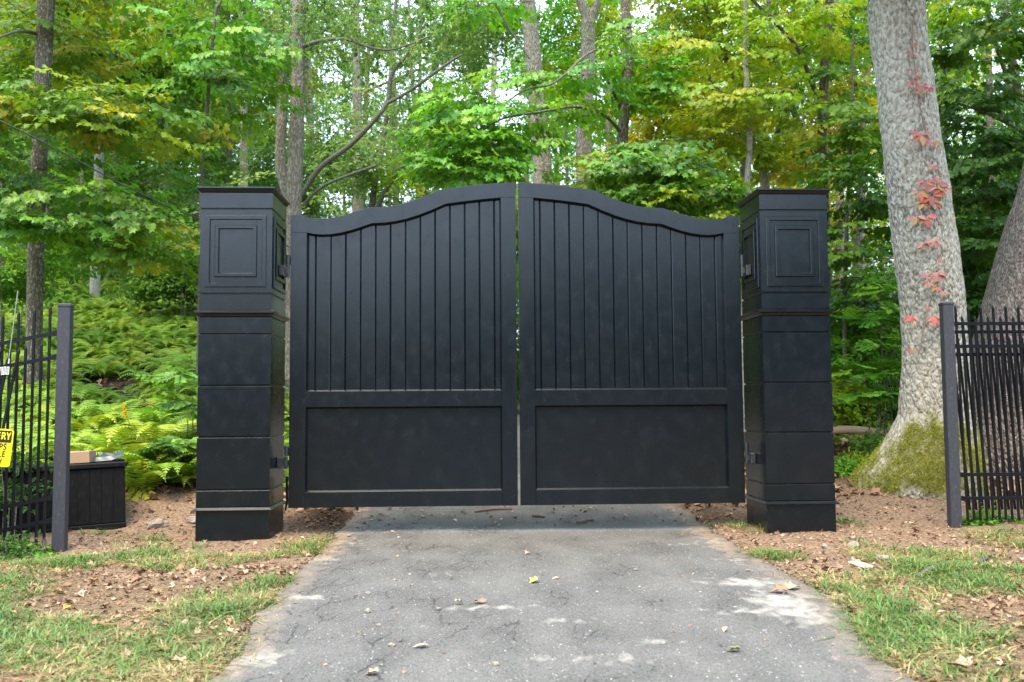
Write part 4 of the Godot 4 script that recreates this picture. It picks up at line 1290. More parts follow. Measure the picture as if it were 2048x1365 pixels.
	tree("mossy_stem", "dark stem with a long leaning limb above the right pillar", "tree", G, M.bark_dark,
		[[1662, -40, 14, 17], [1655, 60, 14, 17], [1648, 180, 14, 17], [1645, 300, 14, 18], [1650, 420, 14, 18], [1655, 640, 14, 20]],
		[[[1640, 215, 14, 10], [1622, 160, 13.8, 9], [1595, 95, 13.6, 8], [1550, 45, 13.4, 7], [1505, 0, 13.4, 6], [1470, -40, 13.4, 5]]],
		[[1680, 120, 13.8, 0.8, 0.6, 0.8, 44, "green", "maple"], [1600, 30, 13.4, 0.9, 0.5, 0.7, 44, "lime", "maple"], [1690, 280, 13.4, 0.6, 0.5, 0.6, 26, "green", "maple"], [1640, -160, 13.8, 1.8, 0.8, 1.4, 36, "green", "fine"]])
	tree("bent_stem", "bent dark stem between the straight pale one and the mossy one", "tree", G, M.bark_dark,
		[[1535, -20, 16, 9], [1545, 60, 16, 11], [1556, 140, 16, 12], [1578, 200, 16, 12], [1605, 265, 16, 12], [1622, 340, 16, 13], [1630, 460, 16, 14]], [],
		[[1580, 120, 16, 1.0, 0.6, 0.9, 44, "lime", "fine"], [1620, 300, 16.4, 0.8, 0.6, 0.8, 40, "gold", "fine"]])
	tree("grey_stem", "grey stem close to the left edge of the big leaning trunk", "tree", G, M.bark_grey,
		[[1738, 0, 17, 12], [1737, 80, 17, 13], [1734, 170, 17, 14], [1728, 230, 17, 14], [1722, 420, 17, 16]], [[[1726, 225, 17, 8], [1712, 150, 17, 6], [1690, 110, 17, 5]]],
		[[1720, 60, 16, 0.6, 0.7, 0.7, 34, "green", "fine"], [1710, 200, 16, 0.5, 0.5, 0.6, 30, "gold", "fine"]])
	tree("fan_tree", "young yellow green tree whose pale limbs fan out above the right gate leaf", "tree", G, M.bark_pale,
		[[1472, 160, 15, 11], [1482, 230, 15, 13], [1488, 320, 15, 14], [1490, 420, 15, 15]],
		[[[1473, 165, 15, 10], [1440, 95, 15, 8], [1420, 40, 15, 7], [1400, -30, 15, 6]], [[1468, 160, 15, 8], [1420, 95, 15, 7], [1370, 45, 15, 6], [1330, 5, 15, 5]], [[1475, 170, 15, 7], [1450, 100, 15, 6], [1438, 20, 15, 5], [1430, -40, 15, 4]], [[1482, 235, 15, 7], [1430, 170, 14.8, 6], [1370, 85, 14.6, 5], [1320, 55, 14.6, 4]], [[1440, 185, 14.8, 7], [1400, 160, 14.6, 7], [1350, 128, 14.5, 6], [1290, 90, 14.5, 4]]],
		[[1400, 40, 15, 1.1, 0.6, 0.9, 64, "lime", "fine"], [1350, 120, 15, 1.0, 0.5, 0.8, 60, "lime", "fine"], [1420, 260, 14.6, 0.9, 0.5, 0.7, 60, "lime", "fine"], [1330, 230, 15, 0.8, 0.5, 0.7, 44, "gold", "fine"], [1380, -140, 15, 2.0, 0.8, 1.4, 40, "lime", "fine"], [1370, 310, 14, 0.7, 0.3, 0.5, 36, "lime", "maple"]], 0.0)
	tree("leafy_shrub_tree", "low leafy maple whose blue green crown tops the right gate leaf", "sapling", G, M.limb,
		[[1330, 300, 11.2, 5], [1340, 420, 11.2, 6], [1345, 560, 11.2, 8]], [],
		[[1255, 330, 11, 0.3, 0.10, 0.4, 18, "green", "maple"], [1330, 310, 11.2, 0.35, 0.10, 0.4, 20, "green", "maple"], [1390, 350, 11, 0.45, 0.12, 0.4, 28, "green", "maple"], [1300, 385, 11, 0.6, 0.14, 0.4, 36, "green", "maple"], [1430, 400, 11, 0.4, 0.12, 0.4, 24, "green", "maple"], [1350, 420, 10.8, 0.5, 0.1, 0.3, 26, "lime", "maple"]], 0.0)
	G = "dark leafy trees at the right edge"
	tree("shade_maple", "dark maple with layered crown in the photo's upper right corner", "tree", G, M.bark_dark,
		[[2005, -30, 13, 15], [2018, 80, 13, 16], [2034, 180, 13, 17], [2044, 300, 13, 18], [2048, 420, 13, 19]],
		[[[1972, 0, 12.8, 7], [1990, 80, 12.9, 8], [2020, 170, 13, 8], [2040, 230, 13, 9]], [[2040, 420, 13, 6], [1990, 398, 12.6, 5], [1930, 405, 12.3, 4]], [[2042, 320, 13, 7], [2000, 300, 12.7, 6], [1940, 320, 12.4, 5], [1905, 345, 12.2, 4]], [[2040, 260, 13, 7], [1970, 225, 12.6, 5], [1910, 205, 12.3, 4]]],
		[[1960, 90, 12.4, 0.9, 0.4, 0.8, 64, "green", "maple"], [1940, 210, 12.4, 0.8, 0.3, 0.7, 60, "dark", "maple"], [2000, 290, 12.4, 0.8, 0.3, 0.7, 64, "dark", "maple"], [1950, 350, 12.2, 0.7, 0.3, 0.6, 56, "dark", "maple"], [2020, 400, 12.4, 0.6, 0.3, 0.6, 44, "dark", "maple"], [1950, 470, 12.2, 0.6, 0.3, 0.6, 48, "dark", "maple"], [2010, 20, 12.4, 0.9, 0.5, 0.8, 60, "green", "maple"], [1920, 10, 12.8, 0.6, 0.5, 0.7, 44, "lime", "maple"], [1975, -160, 12.4, 2.2, 0.8, 1.6, 46, "dark", "maple"], [1950, 560, 12.4, 0.5, 0.4, 0.5, 40, "dark", "maple"]])
	tree("understory_beech", "dark green understory tree between the right pillar and the leaning trunk", "tree", G, M.limb,
		[[1705, 200, 13, 5], [1700, 330, 13, 6], [1694, 460, 13, 7], [1690, 640, 13, 8]], [],
		[[1730, 250, 12.6, 0.5, 0.3, 0.5, 36, "green", "maple"], [1720, 330, 12.4, 0.6, 0.35, 0.5, 36, "green", "maple"], [1740, 420, 12.4, 0.45, 0.35, 0.5, 32, "dark", "maple"], [1700, 500, 12.4, 0.5, 0.3, 0.5, 30, "green", "maple"], [1750, 570, 12.6, 0.5, 0.25, 0.5, 30, "green", "maple"], [1700, 620, 12.8, 0.5, 0.2, 0.5, 22, "dark", "maple"]], 1.0)
	behind_wood()
	undergrowth()
	# the wood behind, thinning and brightening towards the middle
	var spots := []
	rng.seed = 4242
	var tries := 0
	while spots.size() < 104 and tries < 6000:
		tries += 1
		var d := rng.randf_range(21.0, 64.0)
		var x := rng.randf_range(-0.72, 0.74) * d
		var z := -d
		if absf(x - 0.5) < 2.2 and d < 34.0: continue
		var center := absf(x - 0.045 * d) < 0.05 * d
		var mid := x / d > -0.24 and x / d < 0.02
		if mid and d < 30.0 and rng.randf() < 0.6: continue
		var ok := true
		for q in spots:
			if Vector2(q[0] - x, q[1] - z).length() < 2.1 + d * 0.015: ok = false
		if ok: spots.append([x, z])
	var k := 0
	for q in spots:
		k += 1
		var f: float = q[0] / -q[1]
		rng.seed = 900 + k
		var pal := "green"
		var label := "slender tree deep in the shaded left wood"
		var dens := 0.5
		var roll := rng.randf()
		if f < -0.26:
			pal = "accent" if roll < 0.35 else ("green" if roll < 0.8 else "dark")
		elif f < -0.02:
			pal = "pale" if roll < 0.7 else "green"; label = "pale leaved tree far behind the left gate leaf"; dens = 0.27
		elif f < 0.14:
			pal = "lime" if roll < 0.4 else "bright"; label = "bright green tree far behind the right gate leaf"; dens = 0.42
		elif f < 0.36:
			pal = "lime" if roll < 0.5 else ("gold" if roll < 0.66 else "green"); label = "yellow green tree far behind the right pillar"; dens = 0.32
		else:
			pal = "green" if roll < 0.5 else ("dark" if roll < 0.75 else "lime"); label = "green tree deep in the wood at the right edge"; dens = 0.38
		var girth := rng.randf_range(0.08, 0.2)
		var where: String = "past the fern bank" if f < -0.44 else ("left of the left pillar" if f < -0.31 else ("over the left pillar" if f < -0.25 else ("over the left gate leaf" if f < 0.045 else ("over the right gate leaf" if f < 0.29 else ("over the right pillar" if f < 0.37 else ("between right pillar and big tree" if f < 0.45 else "right of the big tree"))))))
		label = "%s %s tree %s, %s" % ["stout" if girth > 0.145 else "slim", {"accent": "yellow flecked", "green": "green", "dark": "dark green", "pale": "pale green", "lime": "yellow green", "gold": "golden", "bright": "bright green"}[pal], where, "near the wood's front" if q[1] > -34.0 else ("half way into the wood" if q[1] > -48.0 else "farthest back in the wood")]
		wood_tree(q[0], q[1], rng.randf_range(13.0, 19.0), girth, pal, rng.randf_range(0.12, 0.3), dens, [M.bark_dark, M.bark_grey, M.bark_dark][k % 3], label, 7000 + k)

# low growth filling the wood's floor, too far to tell apart
func undergrowth():
	rng.seed = 777
	var xf := []; var cols := []
	for i in 210:
		var d := rng.randf_range(20.0, 52.0)
		var f := rng.randf_range(-0.6, 0.6)
		if f > -0.06 and f < 0.16 and d < 30.0: continue
		var x := f * d
		var h := rng.randf_range(0.4, 3.4) * (1.0 if f < -0.1 or f > 0.16 else 0.6)
		var pal := "dark" if rng.randf() < 0.5 else "green"
		if f > 0.1 and f < 0.4 and rng.randf() < 0.6: pal = "lime"
		fill(xf, cols, Vector3(x, ground(x, -d) + h, -d), Vector3(1.5, 0.6, 1.2), 34, pal, 0.8)
	var o = scatter("undergrowth", MESH.fine, M.far_leaf, xf, cols)
	tag(o, "low leafy undergrowth filling the floor of the wood", "undergrowth")

# the road's other side: woodland round the clearing behind the lens, which the paint mirrors
func behind_wood():
	rng.seed = 888
	var xf := []; var cols := []
	for i in 46:
		var a := lerpf(-1.5, 1.5, i / 45.0) + rng.randf_range(-0.03, 0.03)
		var d := rng.randf_range(24.0, 36.0)
		var h := lerpf(5.5, 12.0, smoothstep(-0.5, 0.9, a)) * rng.randf_range(0.85, 1.2)
		var p := Vector3(sin(a) * d, 0, cos(a) * d)
		for k in 4:
			var q := p + Vector3(rng.randfn() * 1.2, h * (0.22 + 0.2 * k), rng.randfn() * 1.2)
			fill(xf, cols, q, Vector3(2.6, h * 0.2, 2.6), 70, "dark" if rng.randf() < 0.6 else "green", 1.9)
	var o = scatter("roadside_wood", MESH.oak, M.far_leaf, xf, cols)
	tag(o, "wood on the far side of the clearing behind the viewer", "wood")

# ------------------------------------------------------------------ ferns, shrubs, saplings
func ferns_and_plants():
	var FM := [fern_mesh(301), fern_mesh(302), fern_mesh(303)]
	var fc := [Color(0.21, 0.37, 0.026), Color(0.26, 0.42, 0.03), Color(0.16, 0.30, 0.022), Color(0.32, 0.40, 0.032)]
	rng.seed = 311
	var lists := [[], [], []]; var cols := [[], [], []]
	var n := 0
	while n < 3600:
		var z := -rng.randf_range(9.3, 24.0)
		var x := rng.randf_range(-15.0, -1.9)
		if x / -z < -0.68: continue
		if lump.get_noise_2d(x * 30.0, z * 30.0) < -0.42: continue
		if z > -10.2 and x > -2.6: continue
		var k := rng.randi() % 3
		var s := rng.randf_range(0.36, 0.78)
		var nrm := Basis(Vector3.RIGHT, 0.2) * Basis(Vector3.UP, rng.randf() * TAU)
		lists[k].append(Transform3D(nrm.scaled(Vector3.ONE * s), Vector3(x, ground(x, z), z)))
		var c: Color = fc[rng.randi() % 4]
		cols[k].append(c * rng.randf_range(0.8, 1.15))
		n += 1
	# a few behind the right pillar too
	for i in 160:
		var z := -rng.randf_range(10.2, 17.0); var x := rng.randf_range(2.6, 9.0)
		if x / -z > 0.62: continue
		var k := rng.randi() % 3
		lists[k].append(Transform3D(Basis(Vector3.UP, rng.randf() * TAU).scaled(Vector3.ONE * rng.randf_range(0.3, 0.6)), Vector3(x, ground(x, z), z)))
		cols[k].append(fc[rng.randi() % 4] * 0.9)
	for k in 3: scatter("fern_bed", FM[k], M.fern, lists[k], cols[k])
	# large ferns one can pick out beside the storage box
	rng.seed = 321
	var where := [[190, 880, 9.6, "large bright fern rising behind the parcel on the storage box"], [250, 905, 9.5, "large fern right of the storage box with one yellowed frond"], [330, 880, 9.9, "tall fern left of the left pillar, above the stones"], [340, 960, 9.2, "low fern at the foot of the left pillar's outer side"], [170, 830, 10.4, "fern higher on the bank behind the grey fence post"], [280, 830, 10.6, "fern midway up the bank beside the goldenrod"], [285, 1010, 8.95, "small dark fern touching the storage box's right end"]]
	for q in where:
		var p := at(q[0], q[1], q[2]); p.y = ground(p.x, p.z)
		var t = thing("fern", q[3], "fern", p, "large ferns beside the storage box")
		var c: Color = fc[rng.randi() % 4] * (0.7 if q[0] == 285 else 1.0)
		for k in 9:
			var st := begin()
			var yellow = q[0] == 250 and k == 2
			fern_frond(st, TAU * k / 9.0 + rng.randf_range(-0.3, 0.3), rng.randf_range(0.5, 0.85), rng.randf_range(0.6, 1.15), Color(0.42, 0.26, 0.03) if yellow else c, 20)
			var o = obj("frond", st, M.fern, t)
			if yellow: o.set_meta("label", "yellowed frond")
	# goldenrod with yellow plume
	var gp := at(262, 880, 9.8); gp.y = ground(gp.x, gp.z)
	var gt = thing("goldenrod", "goldenrod plant with a yellow flower plume on the fern bank", "plant", gp)
	var gs := begin()
	var tip := at(244, 810, 9.7) - gp
	tube(gs, [Vector3.ZERO, tip * 0.5 + Vector3(0.05, 0.02, 0), tip], [0.005, 0.004, 0.002], 5)
	obj("stem", gs, mat("green stem", Color(0.10, 0.16, 0.03), 0.7), gt)
	gs = begin()
	for k in 26:
		var u := rng.randf()
		leaf(gs, (tip * (0.1 + 0.6 * u)), (rand_dir(0.3) + Vector3(0, 0.1, 0)).normalized(), Vector3.UP, 0.11, false, Color(0.09, 0.19, 0.05))
	obj("leaves", gs, M.leaf, gt)
	gs = begin()
	for k in 90:
		var u := rng.randf()
		leaf(gs, tip * (0.78 + 0.3 * u) + rand_dir() * 0.03 * (1.1 - u) + Vector3(0.03, -0.02, 0) * u, rand_dir(), rand_dir(), 0.022, false, Color(0.75, 0.50, 0.01))
	obj("flower_plume", gs, M.leaf, gt)
	# shrubs and saplings on the bank and behind the right pillar
	rng.seed = 331
	var shrubs := [
		["drive_bend_shrub", "green shrub far down the drive, seen through the slit between gate leaves", [[1036, 640, 24, 1.6, 1.4, 0.9, 170, "green", "fine"], [1030, 760, 25, 1.6, 0.8, 0.9, 110, "bright", "fine"], [1040, 520, 26, 1.8, 1.2, 0.9, 140, "green", "fine"], [1036, 430, 26, 1.4, 0.9, 0.8, 90, "lime", "fine"]]],
		["gate_gap_shrub", "tall green shrub behind the hinge side of the right gate leaf", [[1486, 520, 16, 0.4, 0.7, 0.4, 60, "bright", "fine"], [1488, 660, 16, 0.4, 0.7, 0.4, 60, "green", "fine"], [1490, 800, 16, 0.4, 0.6, 0.4, 60, "bright", "fine"], [1490, 910, 15, 0.35, 0.4, 0.3, 40, "bright", "fine"]]],
		["dark_shrub", "dark shrub on the bank top just left of the left pillar", [[360, 520, 16, 1.0, 0.6, 0.8, 60, "green", "fine", 0.7], [330, 570, 16, 0.8, 0.3, 0.6, 36, "dark", "fine", 0.7]]],
		["bank_shrub", "shadowed shrub below the pale tree on the bank top", [[250, 550, 19.5, 1.4, 0.5, 0.9, 60, "dark", "fine", 0.7], [130, 530, 20.5, 1.4, 0.6, 0.9, 60, "green", "fine", 0.8]]],
		["leaf_thicket", "thicket of small maples over the bank at the photo's left edge", [[30, 480, 14, 0.9, 0.5, 0.8, 60, "green", "maple"], [20, 560, 14, 0.8, 0.3, 0.7, 30, "green", "fine"]]],
		["pillar_side_weed", "tall leafy weed growing against the left pillar's outer side", [[375, 800, 9.6, 0.22, 0.45, 0.25, 26, "green", "ash", 0.8], [360, 900, 9.3, 0.25, 0.3, 0.25, 22, "green", "ash", 0.8], [300, 950, 9.2, 0.4, 0.25, 0.25, 26, "accent", "ash", 0.7]]],
		["light_sapling", "light green sapling with feathered leaves right of the right pillar", [[1760, 660, 11.2, 0.45, 0.3, 0.4, 26, "bright", "ash"], [1710, 740, 11, 0.5, 0.3, 0.4, 34, "bright", "ash"], [1770, 600, 11.2, 0.25, 0.25, 0.3, 14, "bright", "ash"], [1760, 770, 11.2, 0.3, 0.2, 0.3, 18, "bright", "ash"]]],
		["green_thicket", "dense green thicket behind the fallen log", [[1720, 720, 13.4, 0.8, 0.5, 0.5, 80, "bright", "fine", 0.7], [1700, 640, 14, 0.8, 0.4, 0.5, 60, "green", "fine", 0.7], [1770, 800, 13.0, 0.6, 0.4, 0.5, 70, "bright", "fine", 0.7], [1690, 810, 12.8, 0.4, 0.3, 0.4, 40, "lime", "fine", 0.7]]],
		["log_weeds", "low bright weeds in front of the fallen log", [[1690, 945, 10.3, 0.22, 0.12, 0.25, 36, "bright", "fine", 0.36], [1720, 925, 10.5, 0.26, 0.10, 0.25, 36, "lime", "fine", 0.36], [1750, 905, 10.7, 0.16, 0.08, 0.2, 18, "green", "fine", 0.36]]],
		["fence_weeds", "leafy weeds around the foot of the left fence", [[30, 1085, 6.6, 0.26, 0.05, 0.14, 15, "dark", "fine", 0.28], [5, 960, 7.6, 0.25, 0.25, 0.2, 14, "dark", "fine", 0.45], [78, 1082, 6.72, 0.10, 0.05, 0.08, 6, "green", "maple", 0.5]]],
		["right_fence_weeds", "small bright weeds behind the bottom rail of the right fence", [[1950, 1030, 8.0, 0.12, 0.08, 0.1, 12, "bright", "fine", 0.3], [2020, 1025, 8.1, 0.18, 0.1, 0.1, 14, "bright", "maple", 0.5]]],
		["right_shade_thicket", "shaded thicket between the two big trunks at the right", [[1960, 640, 13, 0.6, 0.6, 0.5, 70, "dark", "fine", 0.9], [1950, 520, 13.5, 0.7, 0.6, 0.5, 70, "green", "fine", 0.9]]],
	]
	for s in shrubs:
		var l0 = s[2][0]
		var p := at(l0[0], l0[1], l0[2]); p.y = ground(p.x, p.z)
		var t = thing(s[0], s[1], "shrub", p)
		var st := begin()
		for l in s[2]:
			var e := at(l[0], l[1], l[2]) - p
			for k in 3:
				var e2 := e + Vector3(rng.randf_range(-1, 1) * l[3] * 0.6, rng.randf_range(0, 0.5) * l[4], rng.randf_range(-0.5, 0.5) * l[5])
				var f := Vector3(e2.x * 0.75, 0, e2.z * 0.75); f.y = ground(p.x + f.x, p.z + f.z) - p.y - 0.05
				tube(st, [f, f.lerp(e2, 0.55) + Vector3(0.02, 0.03, 0), e2], [0.008, 0.006, 0.002], 5)
		obj("stems", st, M.limb, t)
		crowns(t, p, s[2])

# ------------------------------------------------------------------ grass and litter
func ground_cover():
	rng.seed = 411
	var G := [grass_mesh(401, 14, 0.15, 0.95), grass_mesh(402, 12, 0.21, 1.0)]
	var lists := [[], [], [], []]; var cols := [[], [], [], []]
	var n := 0
	var tries := 0
	while n < 9000 and tries < 60000:
		tries += 1
		var z := -rng.randf_range(3.0, 8.2)
		var x := rng.randf_range(-3.9, 4.8)
		if x > drive_left(z) + 0.02 and x < drive_right(z) - 0.02: continue
		if absf(x / -z) > 0.66: continue
		if x < -1.5 and x > -2.3 and z < -7.4: continue
		var cover := 0.66 * smoothstep(-7.2, -4.4, z) - 0.17 + 1.7 * lump.get_noise_2d(x * 38.0, z * 38.0)
		if x > 0: cover = smoothstep(-7.4, -4.2, z) * 0.66 - 0.22 + 1.6 * lump.get_noise_2d(x * 38.0 + 40.0, z * 38.0)
		if rng.randf() > cover * 0.8 + (0.04 if z > -6.6 else 0.01): continue
		var dry := rng.randf() < 0.54 + 0.7 * lump.get_noise_2d(x * 50.0 + 300.0, z * 50.0)
		var k := rng.randi() % 2
		var s := rng.randf_range(0.45, 1.3)
		var i := k + (2 if dry else 0)
		lists[i].append(Transform3D(Basis(Vector3.UP, rng.randf() * TAU).scaled(Vector3(s, s * (0.35 if dry else 0.6), s)), Vector3(x, ground(x, z) - 0.004, z)))
		var v := rng.randf_range(0.75, 1.25)
		cols[i].append((Color(0.40, 0.31, 0.14) if dry else [Color(0.075, 0.165, 0.028), Color(0.105, 0.205, 0.035), Color(0.16, 0.22, 0.045), Color(0.085, 0.18, 0.03)][rng.randi() % 4]) * v)
		n += 1
	for i in 4: scatter("grass" if i < 2 else "dry_grass", G[i % 2], M.grass, lists[i], cols[i])
	# leaf litter
	var L := [dead_leaf_mesh(421, true), dead_leaf_mesh(422, false), dead_leaf_mesh(423, true)]
	var browns := [Color(0.24, 0.13, 0.07), Color(0.32, 0.19, 0.11), Color(0.18, 0.095, 0.05), Color(0.36, 0.24, 0.155), Color(0.28, 0.155, 0.09), Color(0.13, 0.07, 0.04)]
	lists = [[], [], []]; cols = [[], [], []]
	n = 0
	while n < 12500:
		var far := rng.randf() < 0.3
		var z := -rng.randf_range(3.0, 9.6) if not far else -rng.randf_range(9.0, 24.0)
		var x := rng.randf_range(-0.64, 0.66) * -z
		if x > drive_left(z) - 0.03 and x < drive_right(z) + 0.03: continue
		if x < -1.58 and x > -2.22 and z < -7.46 and z > -8.1: continue
		if x > 2.35 and x < 2.98 and z < -7.46 and z > -8.1: continue
		var bare := 1.0
		if not far and z < -6.3: bare = 0.3 if x < 0.0 else 0.5
		if not far and z > -5.8: bare = 0.8
		if rng.randf() > bare: continue
		var k := rng.randi() % 3
		var s := (rng.randf_range(0.016, 0.044) if rng.randf() < 0.9 else rng.randf_range(0.036, 0.062)) if not far else rng.randf_range(0.07, 0.13)
		var b := Basis(Vector3.UP, rng.randf() * TAU) * Basis(Vector3.RIGHT, rng.randf_range(-0.45, 0.45)) * Basis(Vector3.BACK, rng.randf_range(-0.5, 0.5))
		lists[k].append(Transform3D(b.scaled(Vector3.ONE * s), Vector3(x, ground(x, z) + s * 0.22, z)))
		cols[k].append(browns[rng.randi() % browns.size()] * rng.randf_range(0.8, 1.25))
		n += 1
	for i in 330:
		var z := -rng.randf_range(8.0, 10.2) if i < 190 else -rng.randf_range(3.4, 8.2)
		var x := rng.randf_range(drive_left(z), drive_right(z))
		var k := rng.randi() % 3
		var s := rng.randf_range(0.014, 0.05) if i < 190 else rng.randf_range(0.008, 0.022)
		var b := Basis(Vector3.UP, rng.randf() * TAU) * Basis(Vector3.RIGHT, rng.randf_range(-0.4, 0.4)) * Basis(Vector3.BACK, rng.randf_range(-0.4, 0.4))
		lists[k].append(Transform3D(b.scaled(Vector3.ONE * s), Vector3(x, drive_h(z) + 0.002 + s * 0.15, z)))
		cols[k].append(browns[rng.randi() % browns.size()] * rng.randf_range(0.9, 1.5))
	for k in 3: scatter("leaf_litter", L[k], M.dead, lists[k], cols[k])
	# grit, straw and clods
	var S := stone_mesh(431)
	var xs := []; var cs := []
	n = 0
	while n < 2600:
		var z := -rng.randf_range(3.2, 9.4)
		var x := rng.randf_range(-0.62, 0.62) * -z
		var on := x > drive_left(z) and x < drive_right(z)
		if on and rng.randf() > 0.16: continue
		var s := rng.randf_range(0.004, 0.011) if on else rng.randf_range(0.006, 0.026)
		var y := drive_h(z) + 0.003 if on else ground(x, z)
		xs.append(Transform3D(Basis(Vector3.UP, rng.randf() * TAU).scaled(Vector3.ONE * s), Vector3(x, y, z)))
		var v := rng.randf_range(0.5, 1.2)
		cs.append(Color(v, v * 0.92, v * 0.85) * (1.3 if on else 0.75))
		n += 1
	scatter("gravel", S, M.stone, xs, cs)
	var st := begin()
	tube(st, [Vector3(-0.5, 0, 0), Vector3(-0.1, 0.06, 0.02), Vector3(0.5, 0.02, -0.03)], [0.02, 0.018, 0.012], 4)
	var tw := st.commit()
	xs = []; cs = []
	for i in 900:
		var z := -rng.randf_range(3.2, 10.0)
		var x := rng.randf_range(-0.62, 0.62) * -z
		if x > drive_left(z) and x < drive_right(z) and rng.randf() > 0.12: continue
		var s := rng.randf_range(0.04, 0.16)
		xs.append(Transform3D(Basis(Vector3.UP, rng.randf() * TAU).scaled(Vector3(s, s * 0.6, s * 0.6)), Vector3(x, (drive_h(z) if x > drive_left(z) and x < drive_right(z) else ground(x, z)) + 0.004, z)))
		cs.append([Color(0.45, 0.33, 0.2), Color(0.26, 0.17, 0.11), Color(0.5, 0.4, 0.25)][rng.randi() % 3])
	xs = []; cs = []
	for q in [[-1.36, -8.55, 0.13, 0.30, 190], [2.24, -8.62, 0.13, 0.32, 170], [-2.6, -8.3, 0.5, 0.5, 60], [3.3, -8.2, 0.35, 0.5, 60]]:
		for i in q[4]:
			var cx: float = q[0] + rng.randfn() * q[2]; var cz: float = q[1] + rng.randfn() * q[3]
			if cx > drive_left(cz) + 0.04 and cx < drive_right(cz) - 0.04: continue
			if (cx < -1.58 and cx > -2.22 or cx > 2.35 and cx < 2.98) and cz < -7.46 and cz > -8.1: continue
			var s := 0.008 + 0.05 * pow(rng.randf(), 2.5)
			xs.append(Transform3D(Basis(Vector3.UP, rng.randf() * TAU).scaled(Vector3.ONE * s), Vector3(cx, ground(cx, cz) + 0.002, cz)))
			cs.append(Color(1.1, 0.72, 0.48) * rng.randf_range(0.35, 1.1))
	scatter("earth_clods", S, M.stone, xs, cs)
	xs = []; cs = []
	for i in 1500:
		var z := -rng.randf_range(3.2, 8.4)
		var x := (drive_left(z) - rng.randfn() * 0.05) if rng.randf() < 0.5 else (drive_right(z) + rng.randfn() * 0.05)
		var s := rng.randf_range(0.006, 0.024)
		xs.append(Transform3D(Basis(Vector3.UP, rng.randf() * TAU).scaled(Vector3.ONE * s), Vector3(x, maxf(ground(x, z), drive_h(z) - 0.012) + 0.004, z)))
		cs.append([Color(0.45, 0.43, 0.42), Color(0.8, 0.62, 0.45), Color(0.3, 0.29, 0.28), Color(0.9, 0.8, 0.7)][rng.randi() % 4])
	scatter("edge_rubble", S, M.stone, xs, cs)
	var tm := mat("straw", Color.WHITE, 0.8); tm.vertex_color_use_as_albedo = true
	scatter("straw_and_twigs", tw, tm, xs, cs)

# ------------------------------------------------------------------ single stones, leaves, sticks, log, wire
func on_ground(px, py) -> Vector3:
	var d := (at(px, py, 1.0) - cam.position)
	var t := 2.0
	while t < 14.0:
		var p := cam.position + d * t
		var y := drive_h(p.z) if (p.x > drive_left(p.z) and p.x < drive_right(p.z)) else ground(p.x, p.z)
		if p.y <= y: return Vector3(p.x, y, p.z)
		t += 0.01
	return cam.position + d * t

